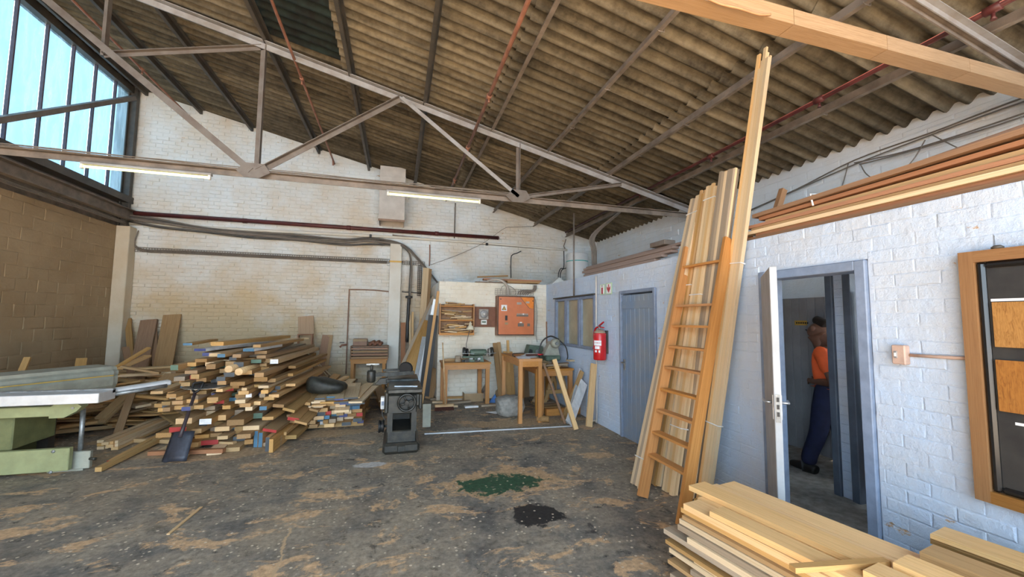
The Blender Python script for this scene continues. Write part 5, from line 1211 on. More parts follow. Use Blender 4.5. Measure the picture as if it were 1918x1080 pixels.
# left-wall cables under the channel beam
for k in range(3): cable('beam_cable', [(XL+.18, 10.2, 3.57-.02*k), (XL+.20, 9.0, 3.55-.02*k+.02), (XL+.20, 7.8, 3.56-.02*k), (XL+.2, 6.5, 3.58-.02*k), (XL+.2, 5, 3.56-.02*k)], .012, 'cable_grey', ['upper', 'middle', 'lower'][k]+' grey cable strung under the brown channel beam')
# ------------------------------------------------------------------ boards leaning on the gable wall
def leanwall(u0, v0, u1, v1, w, th_, mat, label, dyf=.35, name='leaning_board'):
    "foot seen at u0,v0 standing dyf off the wall; top edge centre at u1,v1 touching the wall"
    b = wp(u1, v1, .03+th_); a = P(u0, v0, 'y', YB-dyf)
    d = a-b; a = b + d*((b.z-.012)/-d.z) if d.z < 0 else a
    return tag(board(name, a, b, w, th_, mat, up=(0, -1, 0)), label, 'board')
leanwall(310, 660, 323, 589, .33, .022, 'tan_board', 'broad tan board leaning on the gable wall, widest of the row')
leanwall(268, 655, 280, 599, .30, .05, 'brown_board', 'thick brown board leaning near the left corner of the gable wall')
leanwall(290, 655, 288, 600, .10, .02, 'brown_board', 'narrow brown strip leaning between the two broad boards', .3)
leanwall(245, 665, 240, 597, .11, .03, 'oak', 'narrow oak board leaning in the corner by the nib', .3)
leanwall(574, 680, 573, 592, .33, .02, 'tan_plain', 'tall tan panel leaning on the gable wall behind the timber pile')
leanwall(600, 690, 611, 627, .16, .022, 'brown_wide', 'brown plank leaning on the gable wall beside its twin', .35)
leanwall(610, 690, 619, 627, .11, .022, 'tan_board', 'slimmer brown plank leaning beside the wider twin', .32)
# open frame standing before the tan panel
a, b = P(557, 625, 'y', YB-.5), P(582, 700, 'y', YB-.5)
t = thing('open_crate', 'upright narrow wooden tray frame in front of the tan panel', 'crate', ((a.x+b.x)/2, YB-.45, .0))
fx0, fx1, fz1 = a.x, b.x, a.z
for x in (fx0+.015, fx1-.015): board('side', (x, YB-.45, .005), (x, YB-.45, fz1), .12, .025, 'meranti', t, up=(1, 0, 0))
for z in (.02, fz1-.015): board('end', (fx0+.028, YB-.45, z), (fx1-.028, YB-.45, z), .12, .025, 'meranti', t)
MB().box(((fx0+fx1)/2, YB-.395, fz1/2), (fx1-fx0-.055, .008, fz1-.06)).build('back_panel', 'cardboard', t)
# bench with slatted trays
bx0, bx1 = P(655, 672, 'y', 9.85).x, P(726, 672, 'y', 9.85).x; bz = P(690, 672, 'y', 9.85).z
bench('drawer_bench', 'small orange bench under the slatted tray stack on the gable wall', bx0, bx1, 9.85, 10.30, bz, [(bx0+.06, 9.9), (bx1-.08, 9.9), (bx0+.06, 10.25), (bx1-.08, 10.25)], apron=.07, lw=.07)
t = thing('tray_stack', 'brown rack of four flat trays on the small orange bench', 'rack', ((bx0+bx1)/2, 10.05, bz)); zt_ = P(690, 648, 'y', 9.85).z; hh = zt_-bz
for x in (bx0+.012, bx1+.0): board('side', (x, 10.07, bz+.002), (x, 10.07, zt_), .42, .022, 'brown_board', t, up=(1, 0, 0))
for k in range(5): board('tray_board', (bx0+.025, 10.07, bz+.012+(hh-.02)*k/4), (bx1-.013, 10.07, bz+.012+(hh-.02)*k/4), .40, .016, 'brown_wide', t)
for k in range(4): board('tray_front', (bx0+.025, 9.875, bz+.035+(hh-.02)*k/4), (bx1-.013, 9.875, bz+.035+(hh-.02)*k/4), .014, .028, 'meranti' if k % 2 else 'tan_board', t)
board('back_panel', (bx0+.03, 10.27, bz+.02), (bx1-.02, 10.27, bz+.02), .01, .02, 'brown_board', t)
t = thing('brown_box', 'brown cardboard carton on the tray rack', 'box', (bx0+.18, 10.05, zt_)); MB().box((bx0+.20, 10.05, zt_+.085), (.30, .28, .155), ch=.006).build('carton_body', 'cabinet_brown', t); MB().box((bx0+.20, 9.907, zt_+.13), (.298, .006, .05)).build('carton_flap', 'cardboard', t)
mb = MB(); 
for k in range(5): mb.lathe([(.03, -.09), (.045, -.07), (.045, .07), (.03, .09)], (bx0+.43+.055*k, 10.05, zt_+.05+.03*(k % 2)), (.2, 1, .1), 8)
tag(mb.build('dark_bag', 'brown_panel'), 'lumpy dark red bag beside the carton on the tray rack', 'bag')
# ------------------------------------------------------------------ boards stored at the side of the block
def post(u0, v0, y0_, u1, v1, y1_, w, th_, mat, label, name='leaning_board', up=(0, -1, 0)):
    a = P(u0, v0, 'y', y0_); b = P(u1, v1, 'y', y1_); d = a-b
    if d.z < 0: a = b + d*((b.z-.02)/-d.z)
    return tag(board(name, a, b, w, th_, mat, up=up), label, 'board')
def postx(u0, v0, y0_, u1, v1, y1_, w, th_, mat, label, name='leaning_board', up=(0, -1, 0)):
    b = P(u1, v1, 'x', .77-w*.3); a = P(u0, v0, 'y', min(y0_, b.y)); d = a-b
    if d.z < 0: a = b + d*((b.z-.03)/-d.z)
    return tag(board(name, a, b, w, th_, mat, up=up), label, 'board')
post(785, 700, 9.6, 799, 502, 10.15, .17, .04, 'pine_pale', 'tall pale plank leaning left of the block, broader of two', 'tall_plank')
post(793, 700, 9.6, 806, 504, 10.13, .07, .05, 'oak', 'tall narrow plank leaning beside the broad pale one', 'tall_plank')
post(755, 690, 9.9, 755, 604, 10.35, .11, .025, 'meranti', 'short reddish board standing right of the boxed column')
post(768, 690, 9.8, 768, 590, 10.3, .04, .03, 'pine_pale', 'thin pale stick standing beside the black hose', 'thin_stick')
post(772, 690, 9.8, 773, 584, 10.3, .05, .03, 'stick', 'thin orange stick standing beside the black hose', 'thin_stick')
postx(750, 690, 8.8, 812, 555, 9.3, .06, .03, 'grey_wood', 'long grey batten slanting across to the block', 'batten')
postx(781, 700, 8.75, 806, 570, 9.2, .09, .02, 'alu', 'pale grey metal strip leaning on the block side', 'metal_strip')
postx(787, 705, 8.7, 815, 560, 9.1, .07, .02, 'alu', 'second pale metal strip leaning beside the block', 'metal_strip')
post(770, 690, 9.0, 800, 600, 9.4, .30, .018, 'pine', 'broad orange ply offcut leaning behind the metal strips', 'ply_sheet')
postx(797, 715, 8.6, 812, 590, 9.0, .20, .02, 'black', 'black sheet leaning against the side of the block', 'black_sheet')
postx(795, 720, 8.5, 821, 545, 8.75, .05, .04, 'oak', 'long brown pole leaning on the corner of the block', 'brown_pole')
post(806, 735, 8.45, 817, 690, 8.6, .16, .03, 'tan_board', 'short tan board leaning at the foot of the block corner')
# ------------------------------------------------------------------ timber piles
rp = random.Random(21)
ends = [None]*26+['paint_blue_end']*3+['paint_dark_end']*3+['paint_green_end', 'paint_red_end', 'paint_white', 'paint_purple_end']
endname = {'paint_blue_end': 'blue', 'paint_dark_end': 'black', 'paint_green_end': 'green', 'paint_red_end': 'red', 'paint_white': 'white', 'paint_purple_end': 'purple'}
wpile = ['pine', 'pine', 'oak', 'dusty_wood', 'dusty_wood', 'tan_board', 'stick', 'grey_wood', 'pine_pale', 'oak']
def stack(z0, z1, x0, x1, yf, jy, L0, L1, pile, taper=0, wr=(.05, .13), tr=(.025, .055), skew=.03, curve=0, yaw0=0, drop=0, mats=None, tiltz=0, row0=0):
    z = z0; n_ = 0; i = 0; row = 0
    while z < z1:
        t_ = rp.uniform(*tr); f = (z-z0)/max(.01, z1-z0); xa, xb = x0+taper*f*.6, x1-taper*f; x = xa+rp.uniform(-.03, .03); row += 1; pos = 0
        while x < xb:
            w = rp.uniform(*wr)
            if rp.random() < drop: x += w; continue
            y = yf+rp.uniform(-jy, jy)+curve*((x-(x0+x1)/2)**2); ln_ = rp.uniform(L0, L1); yaw = yaw0+rp.uniform(-skew, skew); e = rp.choice(ends)
            d = V((math.sin(yaw), math.cos(yaw), tiltz+rp.uniform(-.004, .004))).normalized(); a = V((x+w/2, y, z+t_/2))
            pos += 1; lb = '%s timber, %s, %s row up, %s from the shovel side' % (endname[e]+' ended' if e else 'bare', pile, nth(row+row0), nth(pos))
            tag(board('timber_length', a, a+d*ln_, w-.004, t_-.003, rp.choice(mats or wpile), end=e), lb, 'timber', 'timber in the '+pile); n_ += 1; x += w
        z += t_
    return row+row0
big = 'big pile'
n1 = stack(.0, .38, -2.72, -1.62, 6.0, .32, 2.0, 2.5, big, .1, (.09, .19), (.045, .075), .10, drop=.10)
for y in (6.5, 7.8): tag(board('bearer', (-2.75, y, .44), (-1.6, y, .44), .07, .05, 'dusty_wood'), 'dusty bearer lying crosswise inside the big pile', 'bearer', 'bearers in the big pile')
n1 = stack(.47, .73, -2.80, -1.55, 6.05, .32, 2.0, 2.6, big, .0, (.06, .13), (.035, .055), .08, drop=.08, row0=n1)
n1 = stack(.77, 1.00, -2.70, -1.60, 6.25, .42, 2.0, 2.6, big, .12, (.08, .17), (.04, .065), .09, drop=.10, row0=n1)
n1 = stack(1.00, 1.14, -2.62, -1.78, 6.45, .36, 2.0, 2.6, big, .15, (.09, .18), (.04, .055), .09, drop=.15, row0=n1)
for k, (u0, v0, u1, v1, y0_, y1_, w, th_, mt, e, lb) in enumerate((
    (374, 662, 520, 640, 6.5, 8.6, .15, .035, 'paint_white', 'paint_purple_end', 'white painted board with blue end on top of the big pile'),
    (395, 640, 575, 645, 7.2, 8.7, .08, .03, 'pine_pale', None, 'long pale strip lying highest on the big pile'),
    (405, 670, 535, 641, 6.35, 8.5, .16, .05, 'pine', None, 'thick orange beam on top of the big pile'),
    (465, 662, 520, 652, 6.4, 7.4, .14, .04, 'paint_white', 'paint_blue_end', 'short white board with blue end on the big pile'),
    (480, 668, 563, 655, 6.5, 8.3, .10, .04, 'pine', None, 'curved pine board along the top right of the big pile'),
    (350, 664, 400, 655, 6.3, 7.4, .10, .03, 'pine', 'paint_blue_end', 'blue ended pine board sticking out of the pile top'))):
    a, b = P(u0, v0, 'y', y0_), P(u1, v1, 'y', y1_); a.z = b.z = 1.15+.03+.045*(k % 3)
    tag(board('timber_length', a, b, w, th_, mt, end=e), lb, 'timber')
# round pole ends
for u, v in ((428, 691), (447, 696)):
    c_ = P(u, v, 'y', 5.95); tag(MB().tube([c_, c_+V((.03, .9, 0))], .045, 14).build('round_pole', 'stick'), 'round pole poking out of the big pile' if u < 440 else 'shorter round pole beside the other pole in the big pile', 'pole')
# boards fanned down the right flank of the big pile
fl_list = [(-1.47, .62, 5.95, 8.3, .62, .12, .04, 'pine', None, 0), (-1.40, .50, 5.9, 8.2, .52, .13, .04, 'oak', None, .1), (-1.36, .70, 6.3, 8.5, .70, .12, .035, 'pine', None, 0), (-1.30, .42, 6.0, 8.3, .48, .15, .035, 'dusty_wood', None, .3),
           (-1.24, .30, 6.0, 8.1, .42, .14, .04, 'pine', 'paint_red_end', .2), (-1.14, .26, 5.95, 8.2, .36, .16, .03, 'pine', None, .3), (-1.20, .40, 6.5, 8.6, .52, .13, .04, 'pine', None, .2), (-1.05, .34, 6.3, 8.4, .44, .12, .03, 'oak', None, .3),
           (-1.45, .80, 6.6, 8.6, .82, .10, .04, 'pine', None, 0), (-1.44, .90, 6.7, 8.6, .92, .10, .04, 'oak', None, 0), (-.98, .30, 6.7, 8.5, .40, .12, .03, 'pine', None, .2), (-1.50, .36, 5.85, 7.9, .38, .13, .04, 'pine', None, 0), (-1.46, .22, 5.8, 7.6, .26, .16, .035, 'dusty_wood', 'paint_red_end', .2), (-1.38, .14, 5.95, 7.9, .18, .16, .04, 'pine', None, .1), (-1.28, .07, 6.0, 8, .08, .18, .05, 'dusty_wood', None, 0), (-1.30, .2, 6.3, 8.3, .26, .16, .04, 'oak', None, .1)]
for k, (x, z0, y0_, y1_, z1, w, th_, mt, e, rl) in enumerate(fl_list):
    tag(board('flank_board', (x-.04, y0_, z0), (x+.10, y1_, z1), w, th_, mt, up=(math.sin(rl), 0, math.cos(rl)), end=e), 'red ended board sliding off the flank of the big pile' if e else 'long bare board on the sloping flank of the big pile', 'board', 'boards on the pile flank')
# boards on edge at the foot of the pile
for u, v, e, w, lb in ((478, 838, 'paint_blue_end', .20, 'blue ended board on edge at the foot of the big pile'), (487, 838, 'paint_blue_end', .18, 'second blue ended board on edge at the pile foot'), (500, 846, 'paint_dark_end', .17, 'black ended board on edge at the pile foot'), (507, 848, None, .16, 'bare board on edge beside the black ended one'), (522, 836, 'paint_blue_end', .13, 'short blue ended board leaning at the pile foot'), (516, 838, None, .14, 'bare short board leaning at the pile foot')):
    a = P(u, v, 'z', 0); a.z = w/2+.004
    tag(board('edge_board', a, a+V((.10, 1.1, .02)), .045, w, 'pine', end=e), lb, 'board')
# long sticks on the floor in front
for k in range(12):
    a = P(188+9*(k % 4), 838-1.5*k, 'z', .03+.035*(k//3)); a.z = .025+.036*(k//4)
    tag(board('long_stick', a, a+V((.05+.02*(k % 3), 2.3+.1*(k % 2), .0)), .07, .034, rp.choice(['pine_pale', 'stick', 'pine'])), 'long pale stick in the low row beside the big pile', 'stick', 'long pale sticks on the floor')
for u0, v0, u1, v1, e, mt, lb in ((206, 866, 345, 790, 'paint_red_end', 'pine', 'long stick with red end lying in front of the big pile'), (184, 879, 300, 822, None, 'dusty_wood', 'thin brown strip flat on the floor before the big pile'), (232, 823, 440, 830, None, 'stick', 'slim stick lying across the foot of the big pile'), (280, 848, 420, 843, None, 'meranti', 'reddish strip on the floor under the shovel')):
    a, b = P(u0, v0, 'z', .03), P(u1, v1, 'z', .05); tag(board('floor_stick', a, b, .06, .045, mt, end=e), lb, 'stick')
# right hand low pile
rpn = 'low right pile'
for y in (6.7, 7.6): tag(board('bearer', (-1.22, y, .03), (-.45, y, .03), .08, .05, 'dusty_wood'), 'bearer under the low pile on the right', 'bearer', 'bearers under the low pile')
n2 = stack(.06, .36, -1.24, -.52, 6.55, .12, 1.3, 1.7, rpn, .05, (.07, .15), (.04, .06))
stack(.36, .46, -1.15, -.55, 6.45, .14, 1.3, 1.8, rpn, .05, (.12, .2), (.02, .03), .12, row0=n2, mats=['pine_pale', 'pine', 'pine_pale'])
for u0, v0, u1, v1, y0_, y1_, w, mt, lb in ((640, 770, 655, 720, 6.4, 7.6, .20, 'pine_pale', 'broad pale board sloping over the right end of the low pile'), (548, 778, 608, 705, 6.3, 8.3, .15, 'tan_board', 'thick beam end lying between the big and low piles'), (560, 765, 645, 722, 6.6, 8.0, .10, 'pine_yellow', 'yellow board lying on the low pile'), (575, 745, 650, 705, 6.9, 8.4, .09, 'pine_yellow', 'second yellow board lying on the low pile'), (665, 780, 690, 735, 6.7, 7.9, .14, 'dusty_wood', 'dusty board lying along the right side of the low pile'), (625, 735, 680, 762, 7.2, 7.0, .06, 'stick', 'thin stick crossing the low pile')):
    a, b = P(u0, v0, 'y', y0_), P(u1, v1, 'y', y1_); a.z = max(a.z, .03); b.z = max(b.z, .05); tag(board('loose_board', a, b, w, .035, mt), lb, 'board')
# boards scattered further back on the right
rb = random.Random(4)
for k in range(26):
    x = rb.uniform(-1.5, .1); y = rb.uniform(7.4, 9.6); ln_ = rb.uniform(.7, 1.6); an = rb.choice((rb.uniform(-.25, .25), rb.uniform(1.2, 1.9))); d = V((math.cos(an), math.sin(an), rb.uniform(-.06, .06)))
    z = .03+.011*k if y > 7.8 else .02+.005*k
    if k != 23: tag(board('scattered_board', (x-d.x*ln_/2, y-d.y*ln_/2, z), (x+d.x*ln_/2, y+d.y*ln_/2, z+.02), rb.uniform(.06, .16), .028, rb.choice(['pine_pale', 'grey_wood', 'pine', 'tan_board', 'paint_white' if k % 9 == 0 else 'grey_wood'])), 'loose board scattered between the piles and the drawer bench', 'board', 'scattered boards')
for u0, v0, u1, v1, lb in ((575, 660, 625, 690, 'white thin batten leaning off the back of the big pile'), (578, 664, 617, 692, 'second thin batten leaning off the back of the big pile')):
    tag(board('thin_batten', P(u0, v0, 'y', 8.45), V((P(u1, v1, 'y', 8.9).x, 8.9, .42)), .025, .02, 'pine_pale'), lb, 'batten')
# messy heap on the left
def heap(n_, cx_, cy_, rx, ry, h, seed, label, group, lr=(.6, 1.5), mats=None, ang=(-.9, .9), wr=(.07, .2)):
    r = random.Random(seed)
    for k in range(n_):
        f = math.sqrt(r.random()); a_ = r.uniform(0, 6.283); x = cx_+rx*f*math.cos(a_); y = cy_+ry*f*math.sin(a_)
        z = .03+h*(1-f*f)*(k+1)/n_; ln_ = r.uniform(*lr); an = r.uniform(*ang); d = V((math.cos(an), math.sin(an), r.uniform(-.16, .16)))
        zl = max(z, abs(d.z)*ln_/2+.03); rl = r.uniform(-.25, .25)
        x = max(x, XL+.12+abs(d.x)*ln_/2)
        y = min(y, YB-.2-abs(d.y)*ln_/2)
        if (seed, k) != (31, 70): tag(board('heap_board', (x-d.x*ln_/2, y-d.y*ln_/2, zl-d.z*ln_/2), (x+d.x*ln_/2, y+d.y*ln_/2, zl+d.z*ln_/2), r.uniform(*wr), r.uniform(.02, .045), r.choice(mats or ['dusty_wood', 'tan_board', 'oak', 'dusty_wood', 'pine', 'pine', 'pine_pale']), up=(math.sin(rl), 0, math.cos(rl))), label, 'board', group)
heap(80, -3.75, 8.3, 1.0, 1.0, .88, 31, 'dusty board tossed on the messy heap by the left corner', 'messy heap boards')
heap(40, -4.7, 7.7, .75, 1.2, .75, 32, 'dusty board tossed on the heap behind the panel saw', 'heap behind the saw')
heap(16, -5.2, 9.4, .4, .8, .8, 34, 'dusty board in the tall corner of the messy heap', 'corner heap boards')
for u0, v0, y0_, u1, v1, y1_, w, mt, lb in ((202, 697, 7.9, 279, 651, 8.6, .06, 'pine', 'long thin stick jutting up from the messy heap'), (222, 690, 8.0, 277, 666, 8.5, .12, 'pine', 'pointed board jutting out of the messy heap'),
    (188, 783, 7.0, 238, 738, 7.5, .13, 'dusty_wood', 'broad board sliding off the front of the messy heap'), (190, 790, 6.95, 236, 748, 7.4, .09, 'dusty_wood', 'slim board sliding off the heap below the broad one'), (228, 790, 6.95, 247, 735, 7.5, .09, 'tan_board', 'short board end pointing down from the heap'), (255, 690, 7.8, 365, 683, 8.0, .16, 'dusty_wood', 'long dusty board flat on top of the messy heap'), (228, 686, 7.7, 300, 698, 7.8, .12, 'pine', 'pine board crossing the top of the messy heap'), (330, 700, 7.6, 313, 715, 7.4, .30, 'tan_board', 'square tan ply offcut on the messy heap'),
    (0, 690, 6.9, 52, 669, 7.4, .07, 'pine', 'thin board leaning up on the left wall'), (145, 685, 8.6, 153, 671, 9.2, .14, 'pine', 'short board standing behind the panel saw beam'), (235, 650, 9.3, 243, 690, 9.0, .1, 'brown_board', 'dark short board leaning in the corner by the nib')):
    a, b = P(u0, v0, 'y', y0_), P(u1, v1, 'y', y1_)
    if 'short' in lb or 'wall' in lb:
        lo, hi = (a, b) if a.z < b.z else (b, a); dd_ = lo-hi; a, b = hi+dd_*((hi.z-.04)/-dd_.z) if dd_.z < -.2*dd_.length else V((lo.x, lo.y, .05)), hi
    tag(board('heap_piece', a, b, w, .03, mt), lb, 'board')
for k in range(5):
    a, b = P(22, 822-11*k, 'z', .02+.035*k), P(150-9*k, 778-7*k, 'z', .02+.035*k); tag(board('saw_board', a, b, .22-.02*k, .03, ['pine', 'dusty_wood', 'pine', 'oak', 'pine'][k]), ['lowest', 'second', 'third', 'fourth', 'topmost'][k]+' board of the flat stack under the panel saw', 'board')
# shovel
tip = P(322, 864, 'z', .012); top = P(372, 716, 'y', tip.y+.42); t = thing('shovel', 'dark steel square shovel leaning against the big timber pile', 'shovel', tip)
ax = (top-tip).normalized(); side = ax.cross(V((0, 1, 0))).normalized()*-1; side = (V((1, -.25, 0)) - ax*ax.dot(V((1, -.25, 0)))).normalized(); nn = ax.cross(side); Ls = (top-tip).length
grid = []; mb = MB()
for i in range(7):
    for j in range(7):
        u, w = i/6, (j/6-.5)*2; wid = .135*(1-.06*u); cup = .028*(w*w)-.0*u
        grid.append(tip+ax*(u*.33)+side*(w*wid)-nn*(.0+cup*-1))
mb.add(grid, [(i*7+j, i*7+j+1, (i+1)*7+j+1, (i+1)*7+j) for i in range(6) for j in range(6)], 0, True)
ob = mb.build('blade', 'shovel_steel', t); sm_ = ob.modifiers.new('thick', 'SOLIDIFY'); sm_.thickness = .004
MB().tube([tip+ax*.26, tip+ax*.36, tip+ax*(Ls-.13)], [.024, .020, .017], 10).build('shaft', 'shovel_shaft', t)
g = tip+ax*(Ls-.13); MB().tube(smoothpath([g, g+ax*.05+side*.045, g+ax*.12+side*.055, g+ax*.13, g+ax*.12-side*.055, g+ax*.05-side*.045, g], 4), .014, 8).build('grip', 'black', t)
# circular saw blade stuck in the pile
sbc = V((-2.30, 6.03, .757)); mb = MB(); n_ = 48; ring = []
for k in range(n_):
    a_ = 2*math.pi*k/n_; r_ = .25 if k % 2 else .238; ring.append(sbc+V((math.cos(a_)*r_, math.sin(a_)*r_, .0)))
mb.prism(ring, (0, 0, .004)); t = thing('circular_saw_disc', 'large steel circular saw blade lying in the big timber pile', 'saw blade', sbc); mb.build('disc', 'dull_steel', t)
MB().lathe([(.018, 0), (.018, .002)], sbc+V((0, 0, .0045)), n=14).build('bore', 'black', t)
# black bag on the low pile
bc = P(609, 750, 'y', 6.75); me = bpy.data.meshes.new('black_cushion'); bm_ = bmesh.new(); bmesh.ops.create_icosphere(bm_, subdivisions=3, radius=1)
for v_ in bm_.verts:
    q_ = v_.co; s4 = (abs(q_.x)**3+abs(q_.y)**3+abs(q_.z)**3)**(-1/3); v_.co = V((q_.x*s4*.29, q_.y*s4*.20, q_.z*s4*.10*(1.1-.35*q_.x)))*(1+.05*math.sin(7*q_.x+5*q_.y))
for f_ in bm_.faces: f_.smooth = True
bm_.to_mesh(me); bm_.free(); me.materials.append(M_['leather_black'])
tag(put('black_cushion', me, Matrix.Translation((bc.x, 6.8, .60)) @ Matrix.Rotation(.12, 4, 'Y')), 'slumped black leather bag on top of the low pile', 'bag')
# loose strip and steel threshold on the floor
a, b = P(315, 1000, 'z', .006), P(377, 949, 'z', .006); tag(board('floor_strip', a, b, .022, .008, 'stick'), 'thin pale wooden strip alone on the concrete floor', 'strip')
a, b = P(795, 812, 'z', .008), P(1078, 797, 'z', .008); tag(board('floor_rail', a, b, .02, .014, 'alu'), 'thin bright metal bar lying across the concrete floor', 'bar')
# ------------------------------------------------------------------ jointer / surface machine
jx0, jx1 = P(716, 850, 'z', 0).x, P(786, 850, 'z', 0).x; jy0 = P(750, 851, 'z', 0).y; jc = (jx0+jx1)/2
zt = P(750, 729, 'y', jy0+.04).z
t = thing('planer_machine', 'old dark cast-iron planing machine with a front handwheel', 'machine', (jc, jy0+.4, 0))
w = jx1-jx0
MB().box((jc, jy0+.40, .065), (w, .80, .13), ch=.035).build('plinth', 'cast_iron', t)
for s in (-1, 1): MB().box((jc+s*w*.27, jy0+.0, .075), (w*.36, .012, .075), ch=.02).build('plinth_boss', 'cast_iron', t)
cw = w*.80
bz0, bz1, oz0, oz1 = .12, zt-.07, .35*zt, .61*zt; ow = cw*.64
mb = MB(); yf_ = jy0+.06; dp_ = .62
mb.box((jc, yf_+dp_/2, (bz0+oz0)/2), (cw, dp_, oz0-bz0), ch=.012); mb.box((jc, yf_+dp_/2, (oz1+bz1)/2), (cw, dp_, bz1-oz1), ch=.012)
for s in (-1, 1): mb.box((jc+s*(cw/2-(cw-ow)/4), yf_+dp_/2, (oz0+oz1)/2), ((cw-ow)/2, dp_, oz1-oz0+.03))
mb.box((jc, yf_+dp_-.02, (oz0+oz1)/2), (cw, .04, oz1-oz0)); mb.build('column', 'cast_iron', t)
MB().box((jc+.01, jy0+.35, zt-.14), (w*.98, .56, .17), ch=.02).build('head_casting', 'cast_iron', t)
MB().box((jc+.03, jy0+.36, zt-.02), (w*.94, .70, .045), ch=.006).build('infeed_table', 'planer_top', t)
MB().box((jx0+.03, jy0+.10, zt-.16), (.05, .10, .26), ch=.015).build('slide_block', 'cast_iron', t); MB().box((jx1+.0, jy0+.10, zt-.16), (.045, .10, .20), ch=.015).build('slide_block', 'cast_iron', t)
hw = MB(); hc_ = V((jc+.05, jy0-.01, .80*zt)); ring = [hc_+V((math.cos(a)*.10, 0, math.sin(a)*.10)) for a in [2*math.pi*k/24 for k in range(25)]]
hw.tube(ring, .014, 8, cap=False); h_ = hw.build('handwheel', 'dull_iron', t)
for k in range(4): MB().tube([hc_, hc_+V((math.cos(k*1.57+.4)*.095, 0, math.sin(k*1.57+.4)*.095))], .011, 6).build('spoke', 'dull_iron', h_)
MB().lathe([(.026, -.02), (.026, .05)], hc_, (0, 1, 0), 12).build('hub', 'dull_iron', h_)
# rear table, fence and guards
MB().box((jc-.0, jy0+.98, zt+.0), (w*1.0, .50, .05), ch=.006).build('outfeed_table', 'planer_top', t)
MB().bar((jx0-.16, jy0+.86, zt+.075), (jx1-.06, jy0+.95, zt+.085), .05, .05).build('fence_bar', 'dull_iron', t)
MB().bar((jx0-.05, jy0+.98, zt+.12), (jx1-.10, jy0+1.06, zt+.125), .04, .03).build('fence_bar', 'dull_iron', t)
MB().lathe([(.05, -.08), (.06, -.06), (.06, .06), (.05, .08)], (jx0-.20, jy0+.85, zt+.06), (0, 0, 1), 12).build('clamp', 'cast_iron', t)
MB().tube([(jx0-.20, jy0+.85, zt+.12), (jx0-.20, jy0+.85, zt+.22)], .02, 8).build('clamp_screw', 'cast_iron', t)
MB().bar((jx0-.27, jy0+.85, zt+.225), (jx0-.10, jy0+.85, zt+.225), .03, .02).build('clamp_handle', 'dull_steel', t)
MB().lathe([(.09, -.02), (.10, 0), (.10, .02)], (jx1-.17, jy0+.95, zt+.14), (.3, 1, .2), 16).build('guard', 'black', t)
MB().prism([(jx0-.14, jy0+.75, zt-.04), (jx0+.02, jy0+.75, zt-.04), (jx0+.02, jy0+.75, zt+.04), (jx0-.08, jy0+.75, zt+.03)], (0, .10, 0)).build('bracket', 'cast_iron', t)
c_ = P(718, 754, 'y', jy0+.28); sb_ = MB().box((jx0-.02, jy0+.30, c_.z), (.05, .11, .15), ch=.008).build('switch_box', 'paint_white', t); MB().box((jx0-.02, jy0+.243, c_.z), (.03, .006, .05)).build('switch_button', 'frame_blue', sb_)
MB().tube(smoothpath([(jx0-.02, jy0+.30, c_.z-.08), (jx0-.02, jy0+.29, c_.z-.15), (jx0+.02, jy0+.28, c_.z-.22)]), .008, 6).build('switch_cable', 'cable_dark', t)
c_ = P(713, 798, 'y', jy0+.35); MB().lathe([(.075, -.035), (.08, -.02), (.068, -.01), (.068, .01), (.08, .02), (.075, .035)], (jx0-.03, jy0+.35, c_.z), (1, 0, 0), 18).build('pulley', 'black', t); MB().tube([(jx0-.03, jy0+.35, c_.z), (jx0+.10, jy0+.35, c_.z)], .018, 8).build('axle', 'cast_iron', t)
sp = V((jc+.03, jy0+.25, zt+.006)); t = thing('spanner', 'bright open-ended spanner lying on the planer table', 'spanner', sp)
MB().bar(sp+V((-.13, .02, 0)), sp+V((.11, -.02, 0)), .022, .007).build('shank', 'bright_steel', t); MB().prism([sp+V((.10, -.045, -.0035)), sp+V((.15, -.05, -.0035)), sp+V((.16, -.028, -.0035)), sp+V((.135, -.018, -.0035)), sp+V((.16, -.005, -.0035)), sp+V((.14, .012, -.0035)), sp+V((.10, .0, -.0035))], (0, 0, .007)).build('jaw', 'bright_steel', t)
tag(MB().box((jx1+.16, jy0+1.15, .18), (.12, .02, .34)).build('perforated_panel', 'alu_dusty'), 'dusty grey panel standing behind the planing machine', 'panel')
# ------------------------------------------------------------------ green sliding panel saw
gy = 5.36
ex = P(117, 893, 'z', 0).x
t = thing('panel_saw', 'pale green sliding panel saw with an aluminium beam', 'panel saw', (ex-1.2, gy+.3, 0))
zb1 = P(60, 843, 'y', gy).z
bb = MB().box((ex-1.0, gy+.03, zb1/2+.02), (2.0, .06, zb1-.04), ch=.006).build('base_panel', 'machine_green', t)
for u, v in ((100, 845), (95, 884)):
    c_ = P(u, v, 'y', gy-.001); MB().lathe([(.016, 0), (.016, .006), (.008, .009)], c_, (0, -1, 0), 10).build('bolt', 'dull_steel', bb)
MB().box((ex-1.55, gy+.50, zb1/2+.02), (1.5, .8, zb1-.04)).build('base_body', 'machine_green_dark', t)
x1 = P(20, 810, 'y', gy+.05).x; za = P(10, 765, 'y', gy).z
MB().box((x1-.8, gy+.35, (zb1+za)/2), (1.6, .55, za-zb1+.02), ch=.01).build('column', 'machine_green_dark', t)
a, b = P(0, 773, 'y', gy-.02), P(104, 773, 'y', gy-.02); zc_ = a.z; hh = P(60, 764, 'y', gy-.02).z-P(60, 783, 'y', gy-.02).z
MB().box(((b.x-3.0+b.x)/2, gy-.02, zc_), (3.0, .07, hh), ch=.006).build('crosscut_arm', 'machine_green', t)
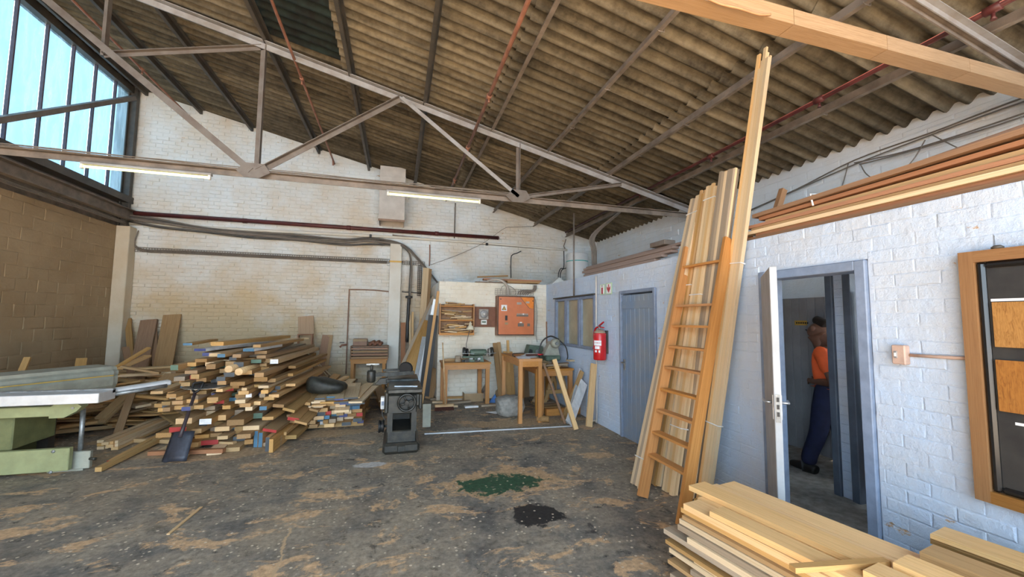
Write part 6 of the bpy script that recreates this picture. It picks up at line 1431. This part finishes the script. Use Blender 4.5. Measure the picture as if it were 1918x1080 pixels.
e_ = P(120, 774, 'y', gy-.02); MB().prism([(b.x-.02, gy-.07, zc_-hh*.65), (b.x+.10, gy-.07, zc_-hh*.65), (b.x+.20, gy-.07, zc_-hh*.05), (b.x+.24, gy-.07, zc_+hh*.42), (b.x+.20, gy-.07, zc_+hh*.72), (b.x+.02, gy-.07, zc_+hh*.78), (b.x-.02, gy-.07, zc_+hh*.4)], (0, .10, 0)).build('arm_end', 'machine_green', t)
MB().lathe([(.012, 0), (.012, .006)], (b.x+.17, gy-.072, zc_+hh*.3), (0, -1, 0), 10).build('arm_pivot', 'dull_steel', t)
a, b = P(0, 752, 'y', gy-.25), P(184, 750, 'y', gy-.25); zt2 = P(100, 739, 'y', gy-.25).z; zb2 = P(100, 758, 'y', gy-.25).z
MB().box((b.x-1.7, gy-.12, (zt2+zb2)/2), (3.4, .26, zt2-zb2), ch=.005).build('sliding_beam', 'alu', t)
MB().box((b.x-1.7, gy-.02, zt2-.01), (3.4, .04, .045)).build('beam_groove', 'dull_steel', t)
q0, q1 = V((b.x-.05, gy+.08, zt2-.03)), V((b.x+.30, gy+.42, zt2-.0))
MB().bar(q0, q1, .10, .06, ch=.015).build('outrigger_rail', 'alu', t); MB().tube([q0+V((.0, -.07, -.03)), q1+V((.0, -.07, -.03))], .022, 8).build('outrigger_tube', 'dull_steel', t)
p_ = P(150, 850, 'y', gy+.15); top_ = P(156, 765, 'y', gy+.15)
MB().tube([p_, top_], .022, 10).build('stand_post', 'dull_steel', t)
c_ = P(136, 858, 'y', gy+.12); MB().box((c_.x, gy+.12, P(136, 872, 'y', gy+.12).z+.06), (.32, .05, .18), ch=.006).build('stand_foot', 'alu_dusty', t)
MB().tube([(c_.x+.16, gy+.10, .12), (c_.x+.22, gy+.08, .12)], .016, 8).build('stand_knob', 'cast_iron', t)
MB().box((c_.x-.05, gy+.13, .04), (.30, .04, .08)).build('stand_base', 'alu_dusty', t)
# long rounded aluminium carriage behind
zb3 = .80
A_, B_ = P(-60, 722, 'z', zb3), P(194, 697, 'z', zb3); B_ = P(196, 700, 'y', 6.55); A_ = P(-10, 724, 'y', 5.75)
zav = (A_.z+B_.z)/2; A_.z = B_.z = zav; d = (A_-B_).normalized(); A_ = B_+d*3.0; R_ = basis(d); y_ = R_.col[1]; 
if y_.y > 0: y_ = -y_
prof = [(p0_*1.1, p1_*1.45-.01) for p0_, p1_ in [(-.17, -.10), (-.05, -.14), (.10, -.14), (.155, -.08), (.165, -.02), (.15, .0), (.165, .02), (.165, .045), (.13, .06), (.12, .085), (-.12, .095), (-.17, .06)]]
t = thing('aluminium_carriage', 'long grey aluminium saw carriage with rounded end behind the panel saw', 'machine part', B_-V((0, 0, zav)))
pts = [B_+y_*p[0]+V((0, 0, p[1])) for p in prof]; MB().prism(pts, d*2.9).build('carriage_profile', 'alu_dusty', t)
MB().prism([B_+y_*p[0]*.85+V((0, 0, p[1]*.9)) for p in prof], -d*.06).build('end_cap', 'alu_dusty', t)
MB().bar(B_+y_*.168+V((0, 0, .005)), B_+d*2.9+y_*.168+V((0, 0, .005)), .012, .02).build('guide_strip', 'sign_yellow', t)
for k in (.5, 2.2): MB().box(B_+d*k+V((0, 0, -(.14+zav)/2)), (.10, .10, zav-.14)).build('trestle_leg', 'steel_dark', t)
